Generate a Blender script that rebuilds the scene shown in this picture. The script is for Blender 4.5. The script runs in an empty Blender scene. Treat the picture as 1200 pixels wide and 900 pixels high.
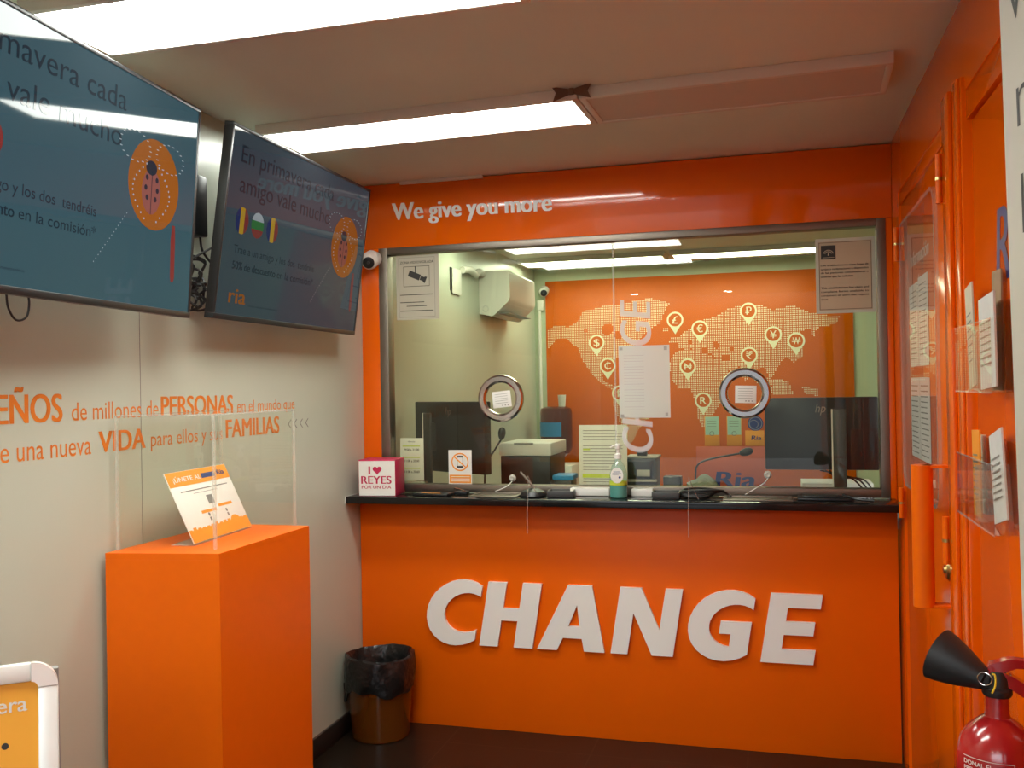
import bpy, bmesh, math, random
from mathutils import Matrix, Vector

random.seed(7)
S = bpy.context.scene
COL = S.collection
PI = math.pi

# ------------------------------------------------------------------ camera
cam_data = bpy.data.cameras.new('camera')
cam = bpy.data.objects.new('camera', cam_data)
COL.objects.link(cam)
cam_data.sensor_width = 36.0
cam_data.lens = 36.0 * 1100.0 / 1200.0
cam_data.clip_start = 0.05
CR = Vector((0.9631726537, 0.2682946565, -0.0177880964))
CU = Vector((0.0183885618, 0.0002748032, 0.9998308783))
CF = Vector((-0.2682541703, 0.9633368579, 0.0046688700))
cam.matrix_world = Matrix(((CR.x, CU.x, -CF.x, 1.868), (CR.y, CU.y, -CF.y, -4.020),
                           (CR.z, CU.z, -CF.z, 1.523), (0, 0, 0, 1)))
S.camera = cam

# ------------------------------------------------------------------ light, exposure
S.view_settings.view_transform = 'Standard'
S.view_settings.look = 'None'
S.view_settings.gamma = 1.0
S.view_settings.use_curve_mapping = False
S.view_settings.exposure = 0.2
PANEL_POWER = 21.0          # radiance of the lit ceiling panels
BACK_PANEL_POWER = 12.0      # the ones in the staff room behind the glass
SKY_POWER = 1.0             # daylight through the open shop front behind the camera
w = bpy.data.worlds.new('World'); S.world = w
w.use_nodes = True
bgn = w.node_tree.nodes['Background']
bgn.inputs[0].default_value = (0.86, 0.93, 1.0, 1)
bgn.inputs[1].default_value = SKY_POWER
# street horizon dim, open sky brighter above it
_nt = w.node_tree
_tc = _nt.nodes.new('ShaderNodeTexCoord'); _sx = _nt.nodes.new('ShaderNodeSeparateXYZ')
_cr = _nt.nodes.new('ShaderNodeValToRGB')
_cr.color_ramp.elements[0].position = 0.10; _cr.color_ramp.elements[0].color = (0.42, 0.45, 0.47, 1)
_cr.color_ramp.elements[1].position = 0.26; _cr.color_ramp.elements[1].color = (5.2, 5.9, 6.4, 1)
_nt.links.new(_tc.outputs['Generated'], _sx.inputs[0]); _nt.links.new(_sx.outputs['Z'], _cr.inputs[0])
_nt.links.new(_cr.outputs['Color'], bgn.inputs[0])
try:
    S.cycles.use_denoising = True
    S.cycles.caustics_reflective = False
    S.cycles.caustics_refractive = False
    S.cycles.sample_clamp_indirect = 4.0
    S.cycles.max_bounces = 10
    S.cycles.diffuse_bounces = 5
    S.cycles.transparent_max_bounces = 24
except Exception:
    pass

# ------------------------------------------------------------------ materials
def mat(name, rgb, rough=0.5, metal=0.0, spec=0.5, var=0.0, vscale=30.0, bump=0.0, bscale=60.0, coat=0.0):
    m = bpy.data.materials.new(name); m.use_nodes = True
    nt = m.node_tree; p = nt.nodes['Principled BSDF']
    p.inputs['Base Color'].default_value = (*rgb, 1)
    p.inputs['Roughness'].default_value = rough
    p.inputs['Metallic'].default_value = metal
    p.inputs['Specular IOR Level'].default_value = spec
    p.inputs['Coat Weight'].default_value = coat
    p.inputs['Coat Roughness'].default_value = 0.04
    geo = nt.nodes.new('ShaderNodeNewGeometry')
    if var > 0:
        n = nt.nodes.new('ShaderNodeTexNoise'); n.inputs['Scale'].default_value = vscale
        n.inputs['Detail'].default_value = 3
        nt.links.new(geo.outputs['Position'], n.inputs['Vector'])
        r = nt.nodes.new('ShaderNodeMapRange')
        r.inputs['To Min'].default_value = 1 - var; r.inputs['To Max'].default_value = 1 + var
        nt.links.new(n.outputs['Fac'], r.inputs['Value'])
        mx = nt.nodes.new('ShaderNodeVectorMath'); mx.operation = 'SCALE'
        mx.inputs[0].default_value = rgb
        nt.links.new(r.outputs['Result'], mx.inputs['Scale'])
        nt.links.new(mx.outputs['Vector'], p.inputs['Base Color'])
    if bump > 0:
        n2 = nt.nodes.new('ShaderNodeTexNoise'); n2.inputs['Scale'].default_value = bscale
        nt.links.new(geo.outputs['Position'], n2.inputs['Vector'])
        b = nt.nodes.new('ShaderNodeBump'); b.inputs['Strength'].default_value = bump
        b.inputs['Distance'].default_value = 0.01
        nt.links.new(n2.outputs['Fac'], b.inputs['Height'])
        nt.links.new(b.outputs['Normal'], p.inputs['Normal'])
    return m

def emit(name, rgb, power, base=(0.8, 0.8, 0.8), rough=0.4):
    m = mat(name, base, rough)
    p = m.node_tree.nodes['Principled BSDF']
    p.inputs['Emission Color'].default_value = (*rgb, 1)
    p.inputs['Emission Strength'].default_value = power
    return m

def clear(name, tint=(1, 1, 1), ior=1.5, body=0.0, bodycol=(0.9, 0.9, 0.9), rough=0.0):
    """clear sheet: see-through, mirrors by angle on the outer side of each face; body = share of milky diffuse"""
    m = bpy.data.materials.new(name); m.use_nodes = True
    nt = m.node_tree; nt.nodes.clear()
    out = nt.nodes.new('ShaderNodeOutputMaterial')
    tr = nt.nodes.new('ShaderNodeBsdfTransparent'); tr.inputs[0].default_value = (*tint, 1)
    gl = nt.nodes.new('ShaderNodeBsdfGlossy'); gl.inputs['Roughness'].default_value = rough
    gl.inputs[0].default_value = (1, 1, 1, 1)
    fr = nt.nodes.new('ShaderNodeFresnel'); fr.inputs[0].default_value = ior
    ge = nt.nodes.new('ShaderNodeNewGeometry')
    sub = nt.nodes.new('ShaderNodeMath'); sub.operation = 'SUBTRACT'; sub.inputs[0].default_value = 1
    mul = nt.nodes.new('ShaderNodeMath'); mul.operation = 'MULTIPLY'
    mix = nt.nodes.new('ShaderNodeMixShader')
    L = nt.links.new
    L(ge.outputs['Backfacing'], sub.inputs[1]); L(sub.outputs[0], mul.inputs[0]); L(fr.outputs[0], mul.inputs[1])
    L(mul.outputs[0], mix.inputs[0])
    base = tr.outputs[0]
    if body > 0:
        df = nt.nodes.new('ShaderNodeBsdfDiffuse'); df.inputs[0].default_value = (*bodycol, 1)
        mb = nt.nodes.new('ShaderNodeMixShader'); mb.inputs[0].default_value = body
        L(tr.outputs[0], mb.inputs[1]); L(df.outputs[0], mb.inputs[2]); base = mb.outputs[0]
    L(base, mix.inputs[1]); L(gl.outputs[0], mix.inputs[2]); L(mix.outputs[0], out.inputs[0])
    return m

ORANGE = (0.80, 0.122, 0.0005)
M = {}
M['orange'] = mat('orange gloss panel', ORANGE, 0.16, spec=0.35, var=0.05, vscale=4, coat=0.12)
M['orange_header'] = mat('orange gloss header', ORANGE, 0.10, bump=0.12, bscale=3.5, coat=0.4)
M['orange_front'] = mat('orange satin panel', ORANGE, 0.35, spec=0.2, var=0.04, vscale=5)
M['orange_door'] = mat('orange lacquered door', ORANGE, 0.14, spec=0.3, var=0.05, vscale=6, coat=0.12)
M['orange_mural'] = mat('orange mural print', (0.66, 0.125, 0.001), 0.35, spec=0.2, var=0.03)
M['orange_box'] = mat('orange plinth laminate', (0.84, 0.14, 0.001), 0.40, spec=0.2, var=0.03)
M['white_wall'] = mat('white wall panel', (0.53, 0.57, 0.47), 0.28, var=0.02, vscale=3)
M['white_back'] = mat('white plaster', (0.57, 0.65, 0.47), 0.5, var=0.02)
M['ceiling'] = mat('painted ceiling', (0.72, 0.75, 0.67), 0.7, var=0.02, vscale=2)
M['white'] = mat('white plastic', (0.78, 0.77, 0.72), 0.35, var=0.01)
M['white_matte'] = mat('white paper', (0.78, 0.77, 0.72), 0.6, var=0.02)
M['cream_print'] = mat('cream print', (0.88, 0.82, 0.58), 0.5)
M['letter_face'] = mat('white acrylic letter', (0.82, 0.81, 0.76), 0.25)
M['black'] = mat('black plastic', (0.012, 0.012, 0.013), 0.35, var=0.05)
M['black_gloss'] = mat('black gloss stone', (0.009, 0.009, 0.009), 0.12, spec=0.3, var=0.1, vscale=120, coat=0.1)
M['black_rubber'] = mat('black rubber', (0.014, 0.013, 0.013), 0.5, bump=0.05)
M['bag'] = mat('black bin liner', (0.008, 0.008, 0.008), 0.32, bump=0.9, bscale=22)
M['dark_grey'] = mat('dark grey plastic', (0.05, 0.05, 0.05), 0.4, var=0.05)
M['stand_grey'] = mat('stand grey plastic', (0.045, 0.042, 0.036), 0.4)
M['grey'] = mat('mid grey', (0.25, 0.25, 0.24), 0.45, var=0.03)
M['light_grey'] = mat('light grey plastic', (0.48, 0.48, 0.42), 0.4, var=0.03)
M['steel'] = mat('brushed steel', (0.26, 0.22, 0.18), 0.45, metal=1.0, var=0.06, vscale=15)
M['chrome'] = mat('polished chrome', (0.62, 0.58, 0.56), 0.16, metal=1.0, bump=0.02)
M['brass'] = mat('worn brass', (0.55, 0.40, 0.16), 0.3, metal=1.0, var=0.1)
M['silver'] = mat('anodised aluminium', (0.86, 0.90, 0.86), 0.35, metal=0.15, var=0.03)
M['silver_corner'] = mat('chromed plastic corner', (0.88, 0.91, 0.88), 0.18, metal=0.15)
M['orange_print'] = mat('orange print', (0.85, 0.30, 0.02), 0.45)
M['orange_vinyl'] = mat('orange vinyl lettering', (0.72, 0.20, 0.02), 0.4)
M['poster'] = mat('yellow orange poster', (0.92, 0.44, 0.05), 0.35, var=0.03, vscale=6)
M['blue_ink'] = mat('navy ink', (0.012, 0.030, 0.16), 0.4)
M['ink'] = mat('black ink', (0.03, 0.028, 0.025), 0.6)
M['grey_ink'] = mat('grey ink', (0.22, 0.21, 0.19), 0.6)
M['magenta'] = mat('magenta card', (0.50, 0.015, 0.075), 0.45, var=0.03)
M['red'] = mat('red enamel', (0.36, 0.012, 0.012), 0.18, var=0.03, coat=0.4)
M['yellow'] = mat('yellow plastic tie', (0.80, 0.55, 0.03), 0.4)
M['yellow_ink'] = mat('highlighter green', (0.55, 0.66, 0.05), 0.6)
M['green_liquid'] = mat('teal gel', (0.08, 0.29, 0.25), 0.15)
M['brown_tape'] = mat('brown ribbon', (0.13, 0.055, 0.025), 0.6, var=0.1)
M['skirting'] = mat('dark ceramic skirting', (0.035, 0.024, 0.020), 0.3, var=0.12, vscale=10)
M['blue_label'] = mat('blue label', (0.03, 0.27, 0.60), 0.4, var=0.1, vscale=60)
M['teal_card'] = mat('pale teal print', (0.42, 0.62, 0.50), 0.5)
M['salmon'] = mat('red orange panel', (0.56, 0.105, 0.045), 0.35)
M['amber'] = mat('amber card', (0.85, 0.32, 0.015), 0.45)
M['pouch'] = mat('grey green cloth', (0.23, 0.26, 0.19), 0.8, bump=0.6, bscale=60)
M['label_text'] = mat('pale label print', (0.75, 0.62, 0.58), 0.5)
M['brochure'] = mat('pale brochure paper', (0.60, 0.55, 0.42), 0.5, var=0.12, vscale=40)
M['brochure_dark'] = mat('dark brochure cover', (0.30, 0.20, 0.12), 0.5, var=0.25, vscale=40)
M['brochure_cool'] = mat('cool white brochure', (0.60, 0.60, 0.58), 0.5, var=0.1, vscale=50)
M['totem'] = mat('white display board', (0.46, 0.43, 0.37), 0.5, var=0.015)
M['lit_panel'] = emit('lit diffuser', (0.97, 1.0, 0.92), PANEL_POWER)
M['lit_panel_back'] = emit('lit staff room diffuser', (0.90, 1.0, 0.78), BACK_PANEL_POWER)
M['spot_lamp'] = emit('spotlight lens', (1.0, 0.95, 0.85), 220.0)
M['unlit_panel'] = mat('unlit diffuser', (0.60, 0.52, 0.45), 0.45)
M['fixture'] = mat('white painted light frame', (0.70, 0.64, 0.57), 0.45)
M['glass'] = clear('counter glass', (0.95, 0.96, 0.88), 1.55)
M['acrylic'] = clear('clear acrylic', (0.985, 0.985, 0.97), 1.35)
M['acrylic_edge'] = clear('acrylic edge', (0.95, 0.95, 0.92), 1.4, 0.22, (0.85, 0.84, 0.78))
M['sheet_film'] = clear('thin tracing paper', (0.95, 0.95, 0.92), 1.3, 0.55, (0.80, 0.84, 0.80))
M['vinyl'] = clear('translucent white vinyl', (1, 1, 1), 1.3, 0.38, (0.85, 0.82, 0.85))
M['bin_plastic'] = clear('translucent orange plastic', (0.60, 0.20, 0.015), 1.45, 0.45, (0.20, 0.065, 0.006), 0.15)
M['bottle_tint'] = clear('smoky bottle plastic', (0.45, 0.30, 0.28), 1.4, 0.30, (0.18, 0.07, 0.05), 0.05)
M['clear_bottle'] = clear('clear bottle plastic', (0.85, 0.95, 0.92), 1.45, 0.15, (0.5, 0.7, 0.66), 0.03)
M['clear_cord'] = clear('clear cord', (0.95, 0.95, 0.93), 1.4, 0.22, (0.85, 0.75, 0.68))
# television picture: the screens give off light
def screen(name, rgb, k=1.0):
    m = emit(name, rgb, k, (0.006, 0.007, 0.008), 0.04)
    m.node_tree.nodes['Principled BSDF'].inputs['Specular IOR Level'].default_value = 0.27
    return m
TVC = {'near': {}, 'far': {}}
for key, k in (('near', 0.82), ('far', 0.50)):
    T = TVC[key]
    T['bg'] = screen('picture blue ' + key, (0.030, 0.078, 0.100) if key == 'near' else (0.036, 0.062, 0.082), k)
    T['ink'] = screen('picture dark ink ' + key, (0.006, 0.016, 0.028), k)
    T['orange'] = screen('picture orange ' + key, (0.30, 0.085, 0.004), k)
    T['red'] = screen('picture red ' + key, (0.20, 0.022, 0.018), k)
    T['rose'] = screen('picture rose ' + key, (0.24, 0.075, 0.060), k)
    T['white'] = screen('picture white ' + key, (0.35, 0.40, 0.42), k)
    T['blue'] = screen('picture flag blue ' + key, (0.006, 0.012, 0.10), k)
    T['yellow'] = screen('picture flag yellow ' + key, (0.45, 0.27, 0.01), k)
    T['green'] = screen('picture flag green ' + key, (0.02, 0.15, 0.03), k)

# floor: dark tiles with joints every 0.63 m
m = mat('dark floor tile', (0.019, 0.012, 0.008), 0.30, spec=0.35)
nt = m.node_tree; p = nt.nodes['Principled BSDF']
ge = nt.nodes.new('ShaderNodeNewGeometry')
mp = nt.nodes.new('ShaderNodeMapping'); mp.inputs['Location'].default_value = (0.15, 0.19, 0)
br = nt.nodes.new('ShaderNodeTexBrick'); br.offset = 0.0
br.inputs['Scale'].default_value = 1.0; br.inputs['Brick Width'].default_value = 0.63
br.inputs['Row Height'].default_value = 0.63; br.inputs['Mortar Size'].default_value = 0.003
br.inputs['Color1'].default_value = (0.019, 0.012, 0.008, 1); br.inputs['Color2'].default_value = (0.022, 0.014, 0.009, 1)
br.inputs['Mortar'].default_value = (0.045, 0.032, 0.024, 1)
nz = nt.nodes.new('ShaderNodeTexNoise'); nz.inputs['Scale'].default_value = 6
mx = nt.nodes.new('ShaderNodeMixRGB'); mx.blend_type = 'MULTIPLY'; mx.inputs[0].default_value = 0.35
nt.links.new(ge.outputs['Position'], mp.inputs[0]); nt.links.new(mp.outputs[0], br.inputs['Vector'])
nt.links.new(ge.outputs['Position'], nz.inputs['Vector'])
nt.links.new(br.outputs['Color'], mx.inputs[1]); nt.links.new(nz.outputs['Fac'], mx.inputs[2])
nt.links.new(mx.outputs[0], p.inputs['Base Color'])
M['floor'] = m
M['pavement'] = mat('pavement', (0.11, 0.10, 0.09), 0.8, var=0.1, vscale=3)

# ------------------------------------------------------------------ mesh helpers
def frame(o, xd, yd):
    """matrix of a local frame: x along xd, y along yd, z = outward normal"""
    x = Vector(xd).normalized(); y = Vector(yd).normalized(); z = x.cross(y)
    o = Vector(o)
    return Matrix(((x.x, y.x, z.x, o.x), (x.y, y.y, z.y, o.y), (x.z, y.z, z.z, o.z), (0, 0, 0, 1)))
def front(o): return frame(o, (1, 0, 0), (0, 0, 1))          # faces the shop (-Y)
def leftw(o): return frame(o, (0, 1, 0), (0, 0, 1))          # on the left wall, faces +X
def rightw(o): return frame(o, (0, -1, 0), (0, 0, 1))        # on the right wall, faces -X
def flat(o, a=0): return frame(o, (math.cos(a), math.sin(a), 0), (-math.sin(a), math.cos(a), 0))  # lies face up
def down(o): return frame(o, (1, 0, 0), (0, -1, 0))          # faces down

_tcache = {}
def text_geo(body, bold=0.0, shear=0.0, ext=0.0):
    k = (body, bold, shear, ext)
    if k in _tcache: return _tcache[k]
    cu = bpy.data.curves.new('t', 'FONT'); cu.body = body; cu.offset = bold; cu.shear = shear
    cu.extrude = ext; cu.resolution_u = 5; cu.align_x = 'LEFT'
    ob = bpy.data.objects.new('t', cu); COL.objects.link(ob)
    dg = bpy.context.evaluated_depsgraph_get(); dg.update()
    me = bpy.data.meshes.new_from_object(ob.evaluated_get(dg))
    v = [tuple(x.co) for x in me.vertices]; f = [tuple(q.vertices) for q in me.polygons]
    bpy.data.objects.remove(ob); bpy.data.curves.remove(cu); bpy.data.meshes.remove(me)
    _tcache[k] = (v, f)
    return v, f
_Hv = text_geo('H')[0]
CAPH = max(a[1] for a in _Hv) - min(a[1] for a in _Hv)

class MB:
    def __init__(self, fr=None):
        self.v = []; self.f = []; self.m = fr or Matrix.Identity(4); self.flat = False
    def add(self, vs, fs):
        n = len(self.v)
        self.v += [self.m @ Vector(a) for a in vs]
        self.f += [tuple(i + n for i in q) for q in fs]
        return self
    def addbm(self, bm):
        bm.verts.index_update()
        self.add([v.co.copy() for v in bm.verts], [[v.index for v in f.verts] for f in bm.faces]); bm.free()
        return self
    def box(self, a, b, bev=0.0, seg=2):
        bm = bmesh.new(); bmesh.ops.create_cube(bm, size=1.0)
        for v in bm.verts:
            v.co = Vector([(a[i] + b[i]) / 2 + v.co[i] * (b[i] - a[i]) for i in range(3)])
        if bev > 0:
            bmesh.ops.bevel(bm, geom=list(bm.edges), offset=bev, segments=seg, affect='EDGES', profile=0.5)
        bmesh.ops.recalc_face_normals(bm, faces=bm.faces)
        return self.addbm(bm)
    def rect(self, x0, y0, x1, y1, z=0.0):
        return self.add([(x0, y0, z), (x1, y0, z), (x1, y1, z), (x0, y1, z)], [(0, 1, 2, 3)])
    def poly(self, pts, z=0.0):
        return self.add([(x, y, z) for x, y in pts], [tuple(range(len(pts)))])
    def prism(self, pts, z0, z1):
        n = len(pts)
        a = sum(pts[i][0] * pts[(i + 1) % n][1] - pts[(i + 1) % n][0] * pts[i][1] for i in range(n))
        if a < 0: pts = pts[::-1]
        vs = [(x, y, z0) for x, y in pts] + [(x, y, z1) for x, y in pts]
        fs = [tuple(range(n))[::-1], tuple(range(n, 2 * n))]
        fs += [(i, (i + 1) % n, n + (i + 1) % n, n + i) for i in range(n)]
        return self.add(vs, fs)
    def disc(self, cx, cy, r, z=0.0, n=32, ry=None):
        ry = ry or r
        return self.poly([(cx + r * math.cos(2 * PI * i / n), cy + ry * math.sin(2 * PI * i / n)) for i in range(n)], z)
    def ring(self, cx, cy, r0, r1, z=0.0, n=40):
        vs = []; fs = []
        for i in range(n):
            c, s = math.cos(2 * PI * i / n), math.sin(2 * PI * i / n)
            vs += [(cx + r0 * c, cy + r0 * s, z), (cx + r1 * c, cy + r1 * s, z)]
        for i in range(n):
            j = (i + 1) % n; fs.append((2 * i, 2 * i + 1, 2 * j + 1, 2 * j))
        return self.add(vs, fs)
    def outline(self, x0, y0, x1, y1, t, z=0.0):
        self.rect(x0, y0, x1, y0 + t, z); self.rect(x0, y1 - t, x1, y1, z)
        self.rect(x0, y0 + t, x0 + t, y1 - t, z); self.rect(x1 - t, y0 + t, x1, y1 - t, z)
        return self
    def lathe(self, prof, o=(0, 0, 0), ax=(0, 0, 1), n=36):
        """prof: list of (radius, height along ax)"""
        z = Vector(ax).normalized(); x = z.orthogonal().normalized(); y = z.cross(x); o = Vector(o)
        vs = []; fs = []
        for r, h in prof:
            for i in range(n):
                a = 2 * PI * i / n
                vs.append(o + z * h + x * (max(r, 1e-5) * math.cos(a)) + y * (max(r, 1e-5) * math.sin(a)))
        for k in range(len(prof) - 1):
            for i in range(n):
                j = (i + 1) % n
                fs.append((k * n + i, k * n + j, (k + 1) * n + j, (k + 1) * n + i))
        fs.append(tuple(range(n))[::-1]); q = (len(prof) - 1) * n
        fs.append(tuple(q + i for i in range(n)))
        return self.add(vs, fs)
    def cyl(self, a, b, r, r2=None, n=24):
        a = Vector(a); b = Vector(b)
        return self.lathe([(r, 0), (r if r2 is None else r2, (b - a).length)], a, b - a, n)
    def torus(self, o, ax, R, r, n=40, k=12, flatz=1.0):
        z = Vector(ax).normalized(); x = z.orthogonal().normalized(); y = z.cross(x); o = Vector(o)
        vs = []; fs = []
        for i in range(n):
            a = 2 * PI * i / n; d = x * math.cos(a) + y * math.sin(a)
            for j in range(k):
                b = 2 * PI * j / k
                vs.append(o + d * (R + r * math.cos(b)) + z * (r * flatz * math.sin(b)))
        for i in range(n):
            for j in range(k):
                fs.append((i * k + j, ((i + 1) % n) * k + j, ((i + 1) % n) * k + (j + 1) % k, i * k + (j + 1) % k))
        return self.add(vs, fs)
    def tube(self, pts, r, k=8, smooth=6, r1=None):
        P_ = [Vector(a) for a in pts]
        if smooth > 1 and len(P_) > 2:
            Q = []
            for i in range(len(P_) - 1):
                p0 = P_[max(i - 1, 0)]; p1 = P_[i]; p2 = P_[i + 1]; p3 = P_[min(i + 2, len(P_) - 1)]
                for s in range(smooth):
                    t = s / smooth
                    Q.append(0.5 * ((2 * p1) + (p2 - p0) * t + (2 * p0 - 5 * p1 + 4 * p2 - p3) * t * t + (3 * p1 - p0 - 3 * p2 + p3) * t ** 3))
            Q.append(P_[-1]); P_ = Q
        vs = []; fs = []; nrm = None; N = len(P_)
        for i in range(N):
            t = (P_[min(i + 1, N - 1)] - P_[max(i - 1, 0)]).normalized()
            nrm = t.orthogonal().normalized() if nrm is None else (nrm - t * nrm.dot(t)).normalized()
            b = t.cross(nrm); rr = r if r1 is None else r + (r1 - r) * i / (N - 1)
            for j in range(k):
                a = 2 * PI * j / k; vs.append(P_[i] + nrm * (rr * math.cos(a)) + b * (rr * math.sin(a)))
        for i in range(N - 1):
            for j in range(k):
                fs.append((i * k + j, i * k + (j + 1) % k, (i + 1) * k + (j + 1) % k, (i + 1) * k + j))
        fs.append(tuple(range(k))[::-1]); fs.append(tuple((N - 1) * k + j for j in range(k)))
        return self.add(vs, fs)
    def text(self, body, x, y, cap, width=None, z=0.0, bold=0.0, shear=0.0, depth=0.0, right=False):
        for q in self.word_list(body, x, y, cap, width, z, bold, shear, depth, right, False):
            n = len(self.v); self.v += q.v; self.f += [tuple(k + n for k in p_) for p_ in q.f]
        self.flat = True
        return self
    def word_list(self, body, x, y, cap, width=None, z=0.0, bold=0.0, shear=0.0, depth=0.0, right=False, split=True):
        """a line of lettering, one MB per word; heavy weights are laid up from three copies side by side"""
        ext = 0.1 if depth > 0 else 0.0
        base = bold if bold < 0.008 else 0.0; extra = bold - base
        v, f = text_geo(body, base, shear, ext)
        x0 = min(a[0] for a in v); x1 = max(a[0] for a in v)
        sy = cap / CAPH; sx = sy if width is None else width / (x1 - x0 + 2 * extra); sz = depth / 0.2 if depth > 0 else 0
        if right: x = x - (x1 - x0 + 2 * extra) * sx
        res = []; pos = 0; lim = -1e9
        for wd in (body.split() if split else [body]):
            pos = body.index(wd, pos) + len(wd)
            xe = max(a[0] for a in text_geo(body[:pos], base, shear, ext)[0]) + 1e-4
            q = MB(self.m); q.flat = True
            keep = [p_ for p_ in f if lim < sum(v[k][0] for k in p_) / len(p_) <= xe]
            ids = sorted({k for p_ in keep for k in p_}); ix = {a: b for b, a in enumerate(ids)}
            for k, sh in enumerate((0, -1, 1) if extra > 0 else (0,)):
                q.add([(x + (v[a][0] - x0 + extra * (1 + sh)) * sx, y + v[a][1] * sy, z + (v[a][2] + ext) * sz + .00015 * k) for a in ids],
                      [tuple(ix[a] for a in p_) for p_ in keep])
            if q.f: res.append(q)
            lim = xe
        return res
    def build(self, name, material, parent=None, label=None, kind=None):
        me = bpy.data.meshes.new(name)
        if parent is not None:
            r = parent
            while r.parent: r = r.parent
            org = Vector(r.location)
        else:
            xs = [a.x for a in self.v]; ys = [a.y for a in self.v]; zs = [a.z for a in self.v]
            org = Vector(((min(xs) + max(xs)) / 2, (min(ys) + max(ys)) / 2, min(zs)))
        me.from_pydata([tuple(a - org) for a in self.v], [], self.f)
        me.validate(); me.update()
        me.polygons.foreach_set('use_smooth', [not self.flat] * len(me.polygons))
        if not self.flat: me.set_sharp_from_angle(angle=math.radians(32))
        me.materials.append(material)
        ob = bpy.data.objects.new(name, me); COL.objects.link(ob)
        if parent is not None: ob.parent = parent
        else: ob.location = org
        if label: ob['label'] = label
        if kind: ob['kind'] = kind
        return ob

def thing(name, label, cat, loc, group=None):
    o = bpy.data.objects.new(name, None); COL.objects.link(o)
    o.location = loc; o.empty_display_size = 0.05
    o['label'] = label; o['category'] = cat
    if group: o['group'] = group
    return o
def tag(o, label, cat, group=None):
    o['label'] = label; o['category'] = cat
    if group: o['group'] = group
    return o
def struct(o, label=None):
    o['kind'] = 'structure'
    if label: o['label'] = label
    return o
def sroot(name, loc, label=None):
    o = bpy.data.objects.new(name, None); COL.objects.link(o); o.location = loc
    return struct(o, label)

# ================================================================== SETTING
XR = 2.343; ZC = 2.489; YB = 3.42; YF = -6.2
struct(MB().box((-0.15, YF, -0.12), (3.2, YB + .15, 0)).build('floor', M['floor']), 'dark brown tiled shop floor')
struct(MB().box((-0.15, YF, ZC), (3.2, YB + .15, ZC + .12)).build('ceiling', M['ceiling']), 'plain painted ceiling with light panels')
wl = struct(MB().box((-0.15, YF, 0), (0, YB, ZC)).build('wall_left', M['white_wall']), 'white panelled wall with orange lettering and televisions')
MB().box((0, -1.5565, 0.086), (0.0006, -1.5545, ZC)).build('panel_joint', M['grey_ink'], wl)
struct(MB().box((-0.15, YB, 0), (3.2, YB + .12, ZC)).build('wall_back', M['white_back']), 'white back wall of the staff room')
struct(MB().box((3.05, 0.12, 0), (3.2, YB, ZC)).build('wall_right', M['white_back']), 'right wall of the staff room')
# right wall: head above the doors, piers, and the stretch towards the street
wr = MB()
wr.box((XR, YF, 2.25), (XR + .14, 0.12, ZC))
wr.box((XR, -0.135, 0), (XR + .14, 0.12, 2.25))
wr.box((XR, YF, 0), (XR + .14, -2.62, 2.25))
struct(wr.build('wall_right', M['orange']), 'glossy orange right wall above and beside the doors')
# baseboard: dark tile skirting along the left wall
struct(MB().box((0, YF, 0), (0.012, -0.005, 0.086), .002).build('baseboard_left', M['skirting']), 'dark tile skirting on the white wall')
# front partition above the counter: header and two posts
wf = sroot('wall_front', (XR / 2, 0.06, 1.05), 'orange partition framing the counter window')
hd = MB(frame((0, 0.060, 2.19), (1, 0, 0), (0, -0.070, 1)))
hd.box((0.001, 0, -0.06), (XR - .001, ZC - 2.19 - .004, 0), .002)
hd.build('header_panel', M['orange_header'], wf)
MB().box((0.001, 0.062, 1.0), (0.092, 0.16, 2.19), .002).build('post', M['orange'], wf)
MB().box((2.318, 0.062, 1.0), (XR - .001, 0.16, 2.19), .002).build('post', M['orange'], wf)
struct(MB().box((0.22, 0.022, ZC - .014), (0.62, 0.036, ZC - .001)).build('trim_1', M['fixture']), 'short white strip between header and ceiling')
# ground outside the open shop front
struct(MB().box((-8, -16, -0.15), (11, YF, -0.02)).build('ground', M['pavement']), 'pavement outside the shop front')

# ---- counter
ct = thing('counter', 'long orange counter with black stone top across the room', 'counter', (XR / 2, -0.02, 0))
fp = MB().box((0.004, 0.0, 0.0), (2.335, 0.10, 1.018), .002)
fp.build('front_panel', M['orange_front'], ct)
MB().box((0.003, -0.152, 1.018), (2.337, 0.058, 1.049), .004).build('worktop', M['black_gloss'], ct, label='black polished stone counter top')
MB().box((0.003, -0.155, 1.018), (0.006, -0.02, 1.05)).build('end_cap', M['white'], ct)
sd = MB()
sd.box((0.02, 0.17, 0.91), (2.6, 0.95, 0.95), .003); sd.box((0.05, 0.2, 0), (0.09, 0.9, 0.91)); sd.box((2.5, 0.2, 0), (2.54, 0.9, 0.91))
tag(sd.build('staff_desk', M['light_grey']), 'staff desk behind the glass carrying screens and printer', 'desk')

# ---- counter window: steel frame and two panes
wn = sroot('window_1', (1.2, 0.09, 1.05), 'counter window in a steel frame')
fr_ = MB()
fr_.box((0.092, 0.058, 1.05), (0.136, 0.128, 2.19), .002)
fr_.box((2.283, 0.058, 1.05), (2.318, 0.128, 2.19), .002)
fr_.box((0.136, 0.058, 2.160), (2.283, 0.128, 2.19), .002)
fr_.box((0.136, 0.058, 1.05), (2.283, 0.128, 1.086), .002)
fr_.build('window_frame', M['steel'], wn, label='brushed steel window frame')
MB().box((0.136, 0.086, 1.086), (1.192, 0.094, 2.160)).build('pane', M['glass'], wn)
MB().box((1.200, 0.086, 1.086), (2.283, 0.094, 2.160)).build('pane', M['glass'], wn)
MB().box((1.192, 0.087, 1.086), (1.200, 0.0935, 2.160)).build('pane_joint', M['acrylic_edge'], wn)

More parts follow.
